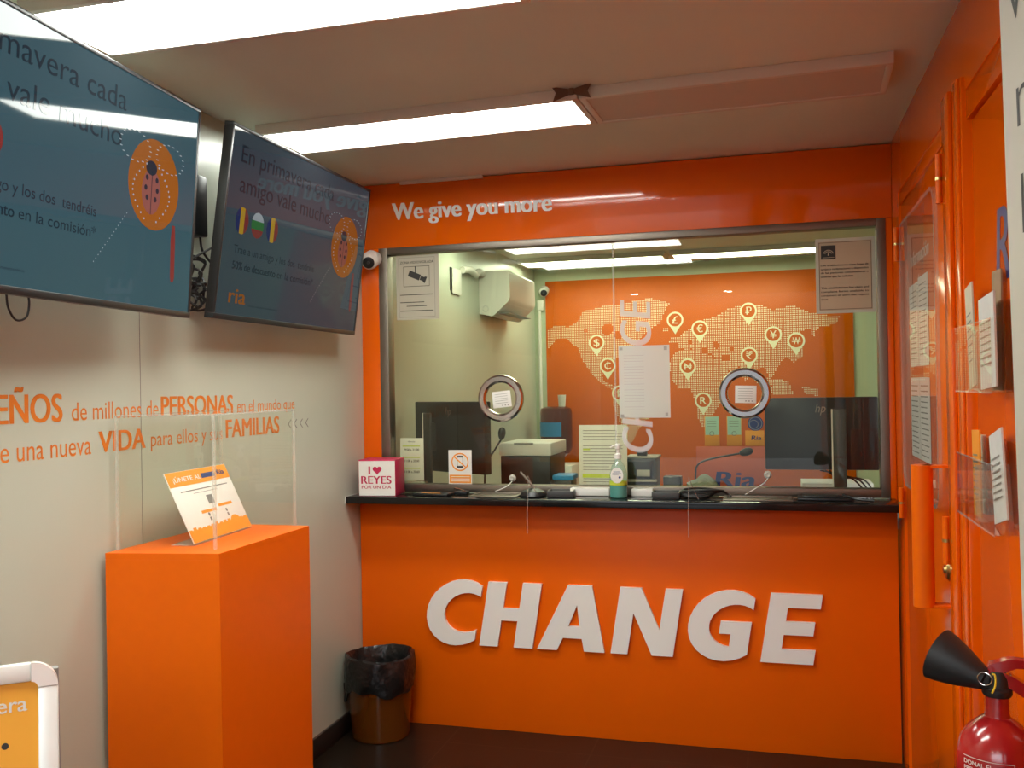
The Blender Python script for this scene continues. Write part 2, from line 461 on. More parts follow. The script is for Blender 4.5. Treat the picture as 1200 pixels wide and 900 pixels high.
# ---- doors on the right wall
d1 = sroot('door_1', (XR, -0.65, 0), 'orange lacquered door beside the counter')
MB().box((XR + .010, -1.185, 0.012), (XR + .05, -0.145, 2.20), .003).build('door_leaf', M['orange_door'], d1)
MB().box((XR + .004, -1.2, 2.20), (XR + .10, -0.136, 2.25), .002).build('door_frame', M['orange_door'], d1)
h = MB()
h.cyl((2.283, -1.04, 0.862), (2.283, -1.04, 1.277), 0.030)
for z in (0.866, 1.273):
    h.box((2.283, -1.062, z - .004), (XR + .011, -1.018, z + .004), .001)
h.build('pull_handle', M['orange_box'], d1)
lk = MB(rightw((XR + .010, -1.162, 0.995)))
lk.lathe([(0.0, 0), (0.032, 0.0), (0.032, 0.022), (0.025, 0.030), (0.012, 0.030), (0.010, 0.036), (0, 0.036)])
lk.build('lock_cylinder', M['brass'], d1, label='round brass lock')
def hinge(x, y, z0, z1, root):
    hb = MB().cyl((x, y, z0), (x, y, z1), 0.009)
    o = hb.build('hinge', M['orange_box'], root)
    MB().cyl((x, y, (z0 + z1) / 2 - .004), (x, y, (z0 + z1) / 2 + .004), 0.0105).build('hinge_ring', M['brass'], o)
hinge(2.332, -0.150, 1.985, 2.115, d1); hinge(2.332, -0.150, 1.000, 1.115, d1)
tp = sroot('trim_2', (XR, -1.3, 0), 'orange door post between the two doors')
MB().box((2.333, -1.45, 0), (XR + .10, -1.20, 2.285), .003).build('post', M['orange_door'], tp)
MB().box((2.322, -1.33, 0), (2.333, -1.235, 2.285), .003).build('post_bead', M['orange_door'], tp)
MB().box((2.326, -1.44, 0), (2.333, -1.385, 2.285), .002).build('post_bead', M['orange_door'], tp)
hinge(2.316, -1.222, 2.010, 2.145, tp); hinge(2.316, -1.222, 1.020, 1.150, tp)
d2 = sroot('door_2', (XR, -2.0, 0), 'orange lacquered door carrying brochure pockets')
MB().box((XR + .012, -2.58, 0.012), (XR + .05, -1.465, 2.17), .003).build('door_leaf', M['orange_door'], d2)
MB().box((XR + .002, -2.62, 2.175), (XR + .10, -1.45, 2.25), .002).build('door_frame', M['orange_door'], d2)
MB().box((XR + .002, -2.62, 0), (XR + .10, -2.585, 2.175), .002).build('door_frame', M['orange_door'], d2)
MB(rightw((XR + .0115, -1.700, 1.740))).text('Ria', 0, 0, 0.160, bold=0.02, shear=0.12, z=0.0005).build('lettering', M['blue_ink'], d2, label='navy Ria lettering')

# ================================================================== LIGHT FITTINGS
def light_panel(x0, x1, yn, yf, skew, lit, label, group, mname):
    """slim surface panel on the ceiling; y runs from near edge yn to far edge yf, skewed along x"""
    cx = (x0 + x1) / 2
    t = thing('ceiling_light', label, 'ceiling light', (cx, (yn + yf) / 2 + skew * cx, ZC - .036), group)
    a = math.atan(skew)
    F = frame((x0, yn + skew * x0, ZC), (math.cos(a), math.sin(a), 0), (math.sin(a), -math.cos(a), 0))
    L = x1 - x0; W = yf - yn; D = 0.036; b = 0.020
    f = MB(F)
    f.box((0, -W, 0.0005), (L, -W + b, D), .001); f.box((0, -b, 0.0005), (L, 0, D), .001)
    f.box((0, -W + b, 0.0005), (b, -b, D), .001); f.box((L - b, -W + b, 0.0005), (L, -b, D), .001)
    for sx in (0.22, 0.78):
        f.cyl((L * sx, 0.0, D * .5), (L * sx, 0.001, D * .5), 0.004, n=10)
    f.build('light_frame', M['fixture'], t)
    MB(F).box((b, -W + b, 0.004), (L - b, -b, D - .004)).build('diffuser', M[mname], t)
    return t
G = 'slim ceiling light panels'
light_panel(0.085, 1.275, -1.005, -0.690, -0.035, True, 'lit ceiling panel nearest the orange header, behind the second television', G, 'lit_panel')
light_panel(1.280, 2.225, -1.005, -0.690, -0.035, False, 'switched-off ceiling panel beyond the brown bow', G, 'unlit_panel')
light_panel(0.120, 1.320, -2.150, -1.822, 0.0, True, 'big glaring ceiling panel at top left above the first television', G, 'lit_panel')
light_panel(1.325, 2.300, -2.150, -1.822, 0.0, False, 'switched-off ceiling panel just above the top edge of the view', G, 'unlit_panel')
light_panel(0.120, 1.320, -3.080, -2.752, 0.0, True, 'added lit ceiling panel above the silver pavement board, unseen fill light', G, 'lit_panel')  # extra row out of view, added to brighten the pedestal front and foreground
light_panel(1.325, 2.300, -3.080, -2.752, 0.0, False, 'switched-off panel of the added ceiling row above the white display board, out of view', G, 'unlit_panel')
light_panel(0.04, 1.13, 2.74, 3.04, 0.0, True, 'lit staff room panel on the left, seen through the glass above the air conditioner', G, 'lit_panel_back')
light_panel(1.17, 2.20, 2.74, 3.04, 0.0, True, 'lit staff room panel on the right, seen through the glass', G, 'lit_panel_back')
light_panel(0.10, 1.25, 1.15, 1.45, 0.0, True, 'lit staff room panel near the hatch, hidden behind the header', G, 'lit_panel_back')
bw = MB(down((1.283, -1.055, ZC - .0365)))
bw.m = frame((1.262, -1.066, ZC - .018), (1, -.035, 0), (0, 0, 1))
for s in (-1, 1):
    bw.prism([(0.004 * s, -.008), (0.062 * s, -.026), (0.052 * s, 0.0), (0.066 * s, 0.022), (0.004 * s, .008)], 0.002, 0.006)
bw.box((-.009, -.011, .001), (.009, .011, .009), .003)
tag(bw.build('ribbon_bow', M['brown_tape']), 'small brown ribbon bow at the joint of two ceiling panels', 'bow')
for x, y, lb in ((0.49, -5.55, 'round ceiling spotlight near the entrance, on the left'), (1.44, -5.66, 'round ceiling spotlight near the entrance, on the right')):
    t = thing('spotlight', lb, 'spotlight', (x, y, ZC - .012), 'entrance spotlights')
    MB(down((x, y, ZC))).lathe([(.055, .0005), (.055, .010), (.046, .012), (.046, .006)]).build('spotlight_rim', M['white'], t)
    MB(down((x, y, ZC))).disc(0, 0, .044, .0125).build('lens', M['spot_lamp'], t)

# ================================================================== SIGNS ON THE COUNTER WALL
t = thing('change_sign', 'large raised white CHANGE lettering on the orange counter front', 'sign', (1.19, 0, 0.37))
def arc(cx, cy, a, b, t0, t1, n=22):
    return [(cx + a * math.cos(t0 + (t1 - t0) * i / n), cy + b * math.sin(t0 + (t1 - t0) * i / n)) for i in range(n + 1)]
def bowl(W, gap):
    """heavy open bowl cut off straight at x = W, from the upper terminal round to the lower one"""
    oa, ob, ox = .53, .52, .53; ia, ib, ix = .35, .315, .64
    to = math.acos((W - ox) / oa); ti = math.acos(max(-1, min(1, (W - ix) / ia)))
    return arc(ox, .5, oa, ob, to, 2 * PI - to) + arc(ix, .5, ia, ib, 2 * PI - ti, ti)
GLYPH = {
 'C': [bowl(.84, .2)],
 'H': [[(0, 0), (.29, 0), (.29, .41), (.54, .41), (.54, 0), (.83, 0), (.83, 1), (.54, 1), (.54, .60), (.29, .60), (.29, 1), (0, 1)]],
 'A': [[(0, 0), (.32, 0), (.385, .19), (.535, .19), (.535, .37), (.445, .37), (.535, .70), (.535, 1), (.345, 1)],
       [(1.07, 0), (.75, 0), (.685, .19), (.535, .19), (.535, .37), (.625, .37), (.535, .70), (.535, 1), (.725, 1)]],
 'N': [[(0, 0), (.27, 0), (.27, .62), (.66, 0), (.99, 0), (.99, 1), (.72, 1), (.72, .38), (.34, 1), (0, 1)]],
 'G': [bowl(.86, .2)[:23] + [(.86, .11), (.86, .56), (.44, .56), (.44, .38), (.60, .38), (.60, .185)] + bowl(.86, .2)[27:]],
 'E': [[(0, 0), (.83, 0), (.83, .20), (.30, .20), (.30, .41), (.76, .41), (.76, .60), (.30, .60), (.30, .80), (.81, .80), (.81, 1), (0, 1)]],
}
for ch, x0, x1 in (('C', 0.310, 0.555), ('H', 0.580, 0.825), ('A', 0.846, 1.145), ('N', 1.172, 1.437), ('G', 1.480, 1.737), ('E', 1.795, 2.003)):
    zb, cap = 0.377, 0.285
    wd = max(p_[0] for q in GLYPH[ch] for p_ in q)
    l_ = MB(front((x0, 0, zb)))
    for q in GLYPH[ch]:
        l_.prism([(x * (x1 - x0) / wd + .167 * y * cap, y * cap) for x, y in q], 0.0003, 0.018)
    l_.build('letter', M['letter_face'], t)
t = thing('slogan_sign', 'white slogan We give you more on the orange header', 'sign', (0.55, 0.055, 2.30))
for q in MB(frame((0.170, 0.0506, 2.318), (1, 0, -.009), (0, -0.070, 1))).word_list('We give you more', 0, 0, 0.076, 0.765, z=0.0010, bold=0.036, depth=0.003):
    q.build('word', M['letter_face'], t)

# ---- security cameras
def dome_camera(x, y, z, lab, sub=False):
    t = thing('security_camera', lab, 'security camera', (x, y, z - .05), 'white security cameras')
    a = MB(); a.cyl((x, y + .044, z + .014), (x, y + .002, z + .014), .036); a.lathe([(0, -.042), (.026, -.036), (.038, -.016), (.042, 0), (.038, .018), (.026, .036), (0, .042)], (x, y - .012, z), (0, -1, 0))
    a.build('camera_body', M['white'], t)
    d = Vector((.25, -.9, -.35)).normalized(); o = Vector((x, y - .012, z))
    e = MB().lathe([(0.024, .030), (.027, .044), (.022, .047), (0, .047)], o, d).build('lens', M['black'], t)
    MB().cyl(o + d * .046, o + d * .050, .008).build('lens_glass', M['dark_grey'], e)
    return t
dome_camera(0.074, 0.012, 2.128, 'white dome camera on the orange post below the header')
dome_camera(0.092, YB - .050, 2.300, 'white dome camera in the far corner above the orange map')
tag(MB().box((0.03, YB - .04, 2.15), (0.085, YB - .001, 2.235), .006).build('junction_box', M['white']), 'small white box on the back wall below the far camera', 'box')
tag(MB().cyl((0.045, YB - .02, 0.95), (0.045, YB - .02, 2.15), .014).build('wall_pipe', M['white']), 'white pipe running down the far corner of the staff room', 'pipe')

# ================================================================== LEFT WALL: televisions
def television(c, tilt, swing, key, label):
    ex = Vector((-math.sin(swing), math.cos(swing), 0)); n0 = Vector((math.cos(swing), math.sin(swing), 0))
    up = Vector((0, 0, 1)) * math.cos(tilt) + n0 * math.sin(tilt)
    F = frame(c, ex, up); W, H = 1.10, .63; T = TVC[key]
    t = thing('television', label, 'television', (c[0], c[1], c[2] - .32), 'wall televisions')
    fr = MB(F); b = .011
    fr.box((-W/2, -H/2, -.03), (W/2, -H/2 + .018, .003), .002); fr.box((-W/2, H/2 - b, -.03), (W/2, H/2, .003), .002)
    fr.box((-W/2, -H/2 + .018, -.03), (-W/2 + b, H/2 - b, .003), .002); fr.box((W/2 - b, -H/2 + .018, -.03), (W/2, H/2 - b, .003), .002)
    fr.build('bezel', M['black'], t)
    bk = MB(F); bk.box((-W/2 + .01, -H/2 + .01, -.034), (W/2 - .01, H/2 - .01, -.004)); bk.box((-.36, -.25, -.062), (.36, .12, -.034), .01)
    bk.build('back_shell', M['black'], t)
    s0 = -H/2 + .018
    sc = MB(F).rect(-W/2 + b, s0, W/2 - b, H/2 - b, 0).build('screen', T['bg'], t)
    z = .0006
    if key == 'near': F = F @ Matrix.Translation((-.034, 0, 0))
    for body, u, v_, cap, wd, bo in (('En primavera cada', -.478, .203, .055, .690, -.002), ('amigo vale mucho', -.470, .107, .055, .668, -.002),
                                 ('Trae a un amigo y los dos  tendréis', -.467, -.092, .026, .575, 0.0), ('50% de descuento', -.467, -.145, .026, .285, .016),
                                 ('en la comisión*', -.168, -.145, .026, .279, 0.0), ('*Consultar condiciones en riamoneytransfer.es', -.345, -.262, .007, .205, 0)):
        for q in MB(F).word_list(body, u, v_, cap, wd, z, bold=bo): q.build('text_word', T['ink'], sc)
    og = MB(F); og.disc(.360, .040, .125, z, 48); MB(F).text('ria', -.469, -.257, .050, .106, z, bold=.018).build('picture_logo', T['orange'], sc)
    og.build('picture_badge', T['orange'], sc)
    rd = MB(F)   # the beetle and the brush beside it
    rd.disc(.345, .018, .046, z * 2, 28, .062); rd.build('picture_beetle', T['rose'], sc)
    dk = MB(F); dk.disc(.340, .083, .027, z * 3, 20, .020)
    dk.rect(.3435, -.044, .3462, .075, z * 3)
    for sx, sy in ((-.024, .045), (.024, .045), (-.028, .010), (.028, .010), (-.020, -.022), (.020, -.022)): dk.disc(.345 + sx, .018 + sy * .8, .0075, z * 3, 12)
    dk.build('picture_spots', T['ink'], sc)
    MB(F).prism([(.462, -.055), (.476, -.055), (.481, -.100), (.486, -.205), (.480, -.218), (.470, -.218), (.465, -.205), (.458, -.100)], 0, z).build('picture_brush', T['red'], sc)
    if key == 'near': MB(F).disc(-.272, .015, .045, z).build('picture_dot', T['red'], sc)
    wh = MB(F)   # dashed wing lines and the dotted stalk
    for s in (-1, 1):
        for i in range(18):
            a = 2 * PI * i / 18; cx, cy = .345 + s * .085, .125
            px, py = cx + .070 * math.cos(a) , cy + .040 * math.sin(a) + s * .0
            wh.rect(px - .005, py - .0012, px + .005, py + .0012, z * 4)
        for i in range(12):
            q = i / 11; wh.disc(.345 + s * (.03 + .06 * math.sin(q * PI)), .09 - q * .15, .003, z * 4, 8)
    wh.build('picture_dashes', T['white'], sc)
    wh = MB(F)
    for i in range(16):
        q = i / 15; wh.disc(.105 + q * .13, -.205 + q * .145, .0016, z * 4, 8)
    wh.build('picture_stalk', T['white'], sc)
    if key == 'far':
        for cx, bands in ((-.435, (('blue', 0), ('yellow', 1), ('red', 2))), (-.335, (('white', 3), ('green', 4), ('red', 5))), (-.235, (('blue', 0), ('yellow', 1), ('red', 2)))):
            for nm, k in bands:
                q = MB(F); pts = []
                r = .040
                if k < 3:
                    xs = [-r + (2 * r / 3) * k + (2 * r / 3) * i / 6 for i in range(7)]
                    pts = [(cx + x, .016 + 1.1 * math.sqrt(max(r * r - x * x, 0))) for x in xs] + [(cx + x, .016 - 1.1 * math.sqrt(max(r * r - x * x, 0))) for x in xs[::-1]]
                else:
                    ys = [r - (2 * r / 3) * (k - 3) - (2 * r / 3) * i / 6 for i in range(7)]
                    pts = [(cx - math.sqrt(max(r * r - y * y, 0)), .016 + 1.1 * y) for y in ys] + [(cx + math.sqrt(max(r * r - y * y, 0)), .016 + 1.1 * y) for y in ys[::-1]]
                q.prism(pts, 0, z); q.build('picture_flag', T[nm], sc)
    # wall arm
    ar = MB(); back = frame(c, ex, up) @ Vector((0, 0, -.062))
    ar.box((0.001, c[1] - .1, c[2] - .12), (0.02, c[1] + .1, c[2] + .08), .003)
    ar.box((0.02, c[1] - .03, c[2] - .06), (max(back.x + .01, .03), c[1] + .03, c[2] - .01), .003)
    ar.build('wall_bracket', M['black'], t)
    return t
television((0.245, -2.096, 2.066), 0.078, 0.089, 'near', 'big television at the left edge with red brush beside a beetle')
television((0.176, -0.835, 2.077), 0.139, 0.018, 'far', 'television with three round flags, next to the orange header')
pb = MB().box((0.002, -1.345, 2.045), (0.060, -1.272, 2.245), .006)
tag(pb.build('power_box', M['black']), 'narrow black power box on the wall between the televisions', 'power box')
cb = MB()
for k in range(7):
    r1 = random.uniform(.045, .085)
    cy = -1.305 + random.uniform(-.03, .03); cz = 1.885 + random.uniform(-.05, .05)
    pts = [(0.03 + .018 * math.sin(3 * a + k), cy + r1 * .7 * math.cos(a), cz + r1 * .75 * math.sin(a)) for a in [2 * PI * i / 9 for i in range(10)]]
    cb.tube(pts, .0042, 6, 4)
cb.tube([(0.04, -1.29, 2.045), (0.03, -1.26, 2.00), (0.04, -1.20, 1.95)], .004)
cb.tube([(0.05, -1.42, 1.93), (0.04, -1.33, 1.97), (0.04, -1.22, 2.02)], .004)
tag(cb.build('cable_bundle', M['black_rubber']), 'tangle of black cables hanging between the two televisions', 'cables')
lp = MB(leftw((0.012, -2.05, 1.72)))
lp.tube([(-.035, .07, 0), (-.03, .03, 0), (-.005, 0, 0), (.03, .01, 0), (.04, .05, 0), (.03, .09, 0)], .0028)
tag(lp.build('cable_loop', M['black_rubber']), 'thin black cable loop dropping below the big left television', 'cable')

# ---- orange wall lettering
t = thing('wall_lettering', 'orange slogan in two lines on the white wall', 'lettering', (0.0, -1.35, 1.36))
F = leftw((0.0006, 0, 0))
def wl_text(body, y0, y1, zb, cap, bold, dz=0.0):
    for q in MB(F).word_list(body, y0, zb, cap, y1 - y0, bold=bold): q.build('word', M['orange_vinyl'], t)
wl_text('SUEÑOS', -2.225, -1.884, 1.4555, .074, .030)
wl_text('de millones de', -1.850, -1.470, 1.4555, .050, 0)
wl_text('PERSONAS', -1.458, -1.046, 1.4560, .061, .030)
wl_text('en el mundo que', -1.020, -0.598, 1.4575, .040, 0)
wl_text('de una nueva', -2.135, -1.775, 1.358, .054, 0)
wl_text('VIDA', -1.745, -1.535, 1.360, .060, .030)
wl_text('para ellos y sus', -1.510, -1.115, 1.3625, .046, 0)
wl_text('FAMILIAS', -1.096, -0.722, 1.366, .064, .030)
ch_ = MB(F)
for k in range(4):
    y0 = -0.655 + k * .048; zc = 1.396; s = .018
    ch_.poly([(y0, zc), (y0 + .022, zc + s), (y0 + .029, zc + s), (y0 + .008, zc), (y0 + .029, zc - s), (y0 + .022, zc - s)])
ch_.build('chevrons', M['grey_ink'], t, label='row of small grey chevrons')

# ================================================================== LEFT FOREGROUND
pd = thing('display_pedestal', 'tall orange box pedestal against the white wall', 'pedestal', (0.19, -1.435, 0))
PDX = [(0.020, -1.748), (0.359, -1.699), (0.354, -1.160), (0.020, -1.160)]
MB().prism(PDX, 0.0, 1.0545).build('pedestal_body', M['orange_box'], pd)
MB().prism([(0.0205, -1.7475), (0.3585, -1.6985), (0.3535, -1.1605), (0.0205, -1.1605)], 1.0545, 1.056).prism(PDX, 1.056, 1.073).build('pedestal_top', M['orange_box'], pd)
ac = thing('display_case', 'clear acrylic display case standing on the orange pedestal', 'display case', (0.17, -1.43, 1.073))
CS = [Vector((0.030, -1.705, 0)), Vector((0.306, -1.637, 0)), Vector((0.308, -1.172, 0)), Vector((0.030, -1.172, 0))]
z0, z1, q = 1.0735, 1.460, .004
cc = (CS[0] + CS[1] + CS[2] + CS[3]) / 4
a = MB(); CI = [p_ + (cc - p_).normalized() * .0056 for p_ in CS]
for k in range(4):
    A_, B_, C_, D_ = CS[k], CS[(k + 1) % 4], CI[(k + 1) % 4], CI[k]
    a.prism([(v.x, v.y) for v in (A_, B_, C_, D_)], z0, z1)
a.prism([(v.x, v.y) for v in CS], z1, z1 + q)
a.build('case_walls', M['acrylic'], ac)
e = MB(); g = .004
for v in CS: e.box((v.x - g, v.y - g, z0), (v.x + g, v.y + g, z1 + q))
for k in range(4): e.tube([CS[k] + Vector((0, 0, z1 + q - .001)), CS[(k + 1) % 4] + Vector((0, 0, z1 + q - .001))], .002, 6, 1)
e.build('case_edges', M['acrylic_edge'], ac)

# ---- printed card leaning in the case
CBL = Vector((0.213, -1.602, 1.080)); CW, CH = 0.37, 0.228
cxd = Vector((math.cos(math.radians(95)), math.sin(math.radians(95)), 0)); cn = Vector((cxd.y, -cxd.x, 0))
Fc = frame(CBL, cxd, Vector((0, 0, 1)) * math.cos(math.radians(25)) - cn * math.sin(math.radians(25)))
cd = thing('leaflet_card', 'orange and white printed card leaning inside the acrylic case', 'leaflet', CBL)
MB(Fc).box((0, 0, -.003), (CW, CH, 0), .0006).build('card_sheet', M['white_matte'], cd)
o_ = MB(Fc); o_.rect(.001, CH * .79, CW - .001, CH - .001, .0006); o_.rect(.001, .001, CW - .001, CH * .17, .0006)
o_.rect(CW * .30, CH * .36, CW * .55, CH * .40, .0006); o_.rect(CW * .60, CH * .40, CW * .84, CH * .44, .0006)
for k in range(14): o_.rect(CW * (k / 14), CH * .17, CW * (k / 14 + .05), CH * (.18 + .03 * random.random()), .0006)
o_.disc(CW * .78, CH * .14, .032, .0007, 24, .022)
o_.build('orange_areas', M['orange_print'], cd)
w_ = MB(Fc); w_.text('¡ÚNETE AL', CW * .08, CH * .85, CH * .065, CW * .44, .0012, bold=0.015); w_.build('white_heading', M['white_matte'], cd)
k_ = MB(Fc); k_.text('Ria', CW * .80, CH * .86, CH * .07, CW * .13, .0012, bold=0.025); k_.rect(CW * .53, CH * .85, CW * .76, CH * .92, .0011)
k_.build('navy_marks', M['blue_ink'], cd)
k_ = MB(Fc); k_.rect(CW * .12, CH * .70, CW * .90, CH * .715, .0008); k_.rect(CW * .30, CH * .655, CW * .70, CH * .662, .0008)
k_.rect(CW * .47, CH * .47, CW * .57, CH * .60, .0008)
for xx in (.40, .70): k_.disc(CW * xx, CH * .33, .006, .0008, 14); k_.rect(CW * xx - .005, CH * .24, CW * xx + .005, CH * .29, .0008)
k_.build('small_print', M['grey_ink'], cd)
MB(frame((0.213, -1.602, 1.0742), cxd, (-cn.x, -cn.y, 0))).box((0, 0, 0), (CW, .075, .003)).build('foot', M['acrylic_edge'], cd)

# ---- silver poster board at bottom left
th = math.radians(40); lean = math.radians(7)
xd = Vector((math.cos(th), math.sin(th), 0)); nb = Vector((math.sin(th), -math.cos(th), 0))
ydb = (Vector((0, 0, 1)) * math.cos(lean) - nb * math.sin(lean)).normalized()
W_, H_ = 0.62, 0.985
TR_ = Vector((0.553, -2.538, 1.026))
Fb = frame(TR_ - xd * W_ - ydb * H_, xd, ydb)
sb = thing('sandwich_board', 'silver framed pavement board with orange poster at bottom left', 'sign board', Fb @ Vector((W_ / 2, 0, 0)))
def rr(x0, y0, x1, y1, r, n=8):
    pts = []
    for cx, cy, a0 in ((x1 - r, y0 + r, -PI / 2), (x1 - r, y1 - r, 0), (x0 + r, y1 - r, PI / 2), (x0 + r, y0 + r, PI)):
        pts += [(cx + r * math.cos(a0 + PI / 2 * i / n), cy + r * math.sin(a0 + PI / 2 * i / n)) for i in range(n + 1)]
    return pts
bt = .034; rc = .045
f = MB(Fb)
f.box((rc, 0, -.012), (W_ - rc, bt, .010), .004); f.box((rc, H_ - bt, -.012), (W_ - rc, H_, .010), .004)
f.box((0, rc, -.012), (bt, H_ - rc, .010), .004); f.box((W_ - bt, rc, -.012), (W_, H_ - rc, .010), .004)
f.build('board_frame', M['silver'], sb)
for cx, cy, a0 in ((W_ - rc, H_ - rc, 0), (rc, H_ - rc, PI / 2), (rc, rc, PI), (W_ - rc, rc, -PI / 2)):
    c_ = MB(Fb); n = 10
    pts = [(cx + rc * math.cos(a0 + PI / 2 * i / n), cy + rc * math.sin(a0 + PI / 2 * i / n)) for i in range(n + 1)]
    ri = rc - bt
    pts += [(cx + ri * math.cos(a0 + PI / 2 * (n - i) / n), cy + ri * math.sin(a0 + PI / 2 * (n - i) / n)) for i in range(n + 1)]
    c_.prism(pts, -.012, .011); c_.build('corner_cap', M['silver_corner'], sb)
MB(Fb).prism(rr(bt - .004, bt - .004, W_ - bt + .004, H_ - bt + .004, .015), -.008, .001).build('poster', M['poster'], sb)
MB(Fb).text('primavera', W_ - bt - .018, H_ - .086, .027, .160, .0016, bold=0.012, right=True).build('poster_text', M['white_matte'], sb)
MB(Fb).disc(W_ - bt - .055, H_ - .145, .006, .0016).build('poster_dot', M['ink'], sb)
# rear leaf of the board
ydr = (Vector((0, 0, 1)) * math.cos(lean) + nb * math.sin(lean)).normalized()
top = TR_ - nb * .022 - Vector((0, 0, .055))
Fr = frame(top - xd * (W_ - .001) - nb * (2 * .985 * math.sin(lean)) - Vector((0, 0, .985 * math.cos(lean))), xd, ydr)
MB(Fr).box((0.004, 0, -.02), (W_ - .004, H_, -.004), .003).build('rear_leaf', M['grey'], sb)

# ---- waste bin
bx, by = 0.163, -0.165
bn = thing('waste_bin', 'round translucent orange waste bin with black liner in the corner', 'waste bin', (bx, by, 0))
MB().lathe([(.118, 0.001), (.126, .004), (.136, .14), (.140, .30), (.137, .30), (.131, .14), (.122, .008), (.0, .008)], (bx, by, 0)).build('bin_body', M['bin_plastic'], bn)
bm_ = bmesh.new(); n = 48; rings = []
prof = [(.110, .20), (.120, .30), (.134, .348), (.142, .362), (.150, .356), (.156, .320), (.157, .270), (.152, .225), (.147, .212)]
for k, (r, z) in enumerate(prof):
    row = []
    for i in range(n):
        a_ = 2 * PI * i / n
        wob = .0045 * math.sin(7 * a_ + k) + .003 * math.sin(13 * a_ + 2.1 * k)
        dz = (.012 * math.sin(3 * a_ + .6) + .006 * math.sin(8 * a_)) if k > 5 else .006 * math.sin(2 * a_)
        row.append(bm_.verts.new((bx + min((r + wob), .158) * math.cos(a_), by + min(r + wob, .158) * math.sin(a_), z + dz)))
    rings.append(row)
for k in range(len(rings) - 1):
    for i in range(n):
        j = (i + 1) % n; bm_.faces.new((rings[k][i], rings[k][j], rings[k + 1][j], rings[k + 1][i]))
bm_.faces.new(rings[0][::-1])
b_ = MB().addbm(bm_)
lobe = MB(frame((bx - .128, by - .075, .22), (1, -.5, 0), (0, 0, 1)))
lobe.prism([(-.016, .02), (.020, .02), (.010, -.03), (-.002, -.062), (-.014, -.066), (-.012, -.03)], -.003, .003)
b_.v += lobe.v; nn = len(b_.v) - len(lobe.v); b_.f += [tuple(i + nn for i in q) for q in lobe.f]
b_.build('bin_liner', M['bag'], bn, label='black plastic liner folded over the rim')

# ================================================================== ON THE COUNTER
ZT = 1.0495
t = thing('gift_box', 'white and magenta box reading I love REYES on the counter end', 'box', (0.14, -0.03, ZT))
Fg = flat((0.058, -0.128, ZT), math.radians(6))
MB(Fg).box((0, 0.002, 0), (0.172, 0.150, 0.163), .0012).build('carton', M['magenta'], t)
Fg2 = frame((Fg @ Vector((0, .0015, 0))), (math.cos(math.radians(6)), math.sin(math.radians(6)), 0), (0, 0, 1))
MB(Fg2).box((0.002, 0.002, -.0005), (0.170, 0.158, .001)).build('front_label', M['white_matte'], t)
g_ = MB(Fg2)
g_.text('I', .047, .100, .034, .009, .0018, bold=0.015)
hp = [(16 * math.sin(a) ** 3, 13 * math.cos(a) - 5 * math.cos(2 * a) - 2 * math.cos(3 * a) - math.cos(4 * a)) for a in [2 * PI * i / 40 for i in range(40)]]
g_.prism([(.088 + x * .00130, .117 + y * .0013) for x, y in hp], .0012, .0018)
g_.text('REYES', .012, .056, .034, .142, .0018, bold=0.025); g_.text('POR UN DIA', .014, .034, .014, .138, .0018, bold=.02)
g_.build('box_print', M['magenta'], t)

t = thing('hours_card', 'white standing card of opening hours behind the glass, left corner', 'card', (0.205, 0.15, 0.95))
Fk = front((0.150, 0.145, 1.095))
MB(Fk).box((0, 0, -.004), (0.118, 0.200, 0), .001).build('card_sheet', M['white_matte'], t)
MB().box((0.155, 0.150, 0.951), (0.265, 0.20, 1.09), .002).build('card_foot', M['acrylic_edge'], t)
k_ = MB(Fk); y_ = MB(Fk)
k_.text('Horario', .040, .180, .008, .036, .0006)
for i, zz in enumerate((.140, .087, .035)):
    k_.text(('9:00 a 21:00', '11:00 a 20:00', '11:00 a 20:00')[i], .022, zz, .011, .074, .0006, bold=.02)
    y_.rect(.012, zz + .020, .100, zz + .025, .0006)
k_.build('card_text', M['ink'], t); y_.build('card_lines', M['yellow_ink'], t)

# monitors seen from behind
def monitor(A, B, z0, z1, stand, label):
    """A, B: left and right edge as seen from the shop; the back faces the shop"""
    A = Vector((*A, 0)); B = Vector((*B, 0)); L = (B - A).length
    F = frame((A.x, A.y, z0), B - A, (0, 0, 1)); H = z1 - z0
    c = (A + B) / 2
    t = thing('monitor', label, 'monitor', (c.x, c.y, 0.95), 'office monitors behind the glass')
    MB(F).box((0, 0, -.045), (L, H, 0), .006).build('monitor_shell', M['black'], t)
    MB(F).rect(.008, .012, L - .008, H - .008, -.0455).build('screen', M['dark_grey'], t)
    MB(F).text('hp', L * .5 - .022, H - .066, .038, .044, .0008, shear=.25).build('logo', M['steel'], t)
    s = MB(F).box((L * stand - .027, -(z0 - .956), .030), (L * stand + .027, H * .84, .046), .004); s.box((L * stand - .02, H * .3, .0), (L * stand + .02, H * .7, .032))
    so = s.build('stand_neck', M['stand_grey'], t)
    MB(F).box((L * stand - .033, -(z0 - .958), .030), (L * stand - .0275, H * .84, .0465)).build('stand_trim', M['white'], so)
    MB(F).box((L * stand - .11, -(z0 - .951), -.10), (L * stand + .11, -(z0 - .958), .09), .003).build('stand_foot', M['dark_grey'], t)
    return t
monitor((0.060, 0.570), (0.523, 0.300), 1.107, 1.462, 0.28, 'black monitor at left, turned aside, back towards the shop')
t = monitor((1.827, 0.300), (2.300, 0.290), 1.142, 1.460, 0.66, 'black monitor at right, its back squarely to the shop')

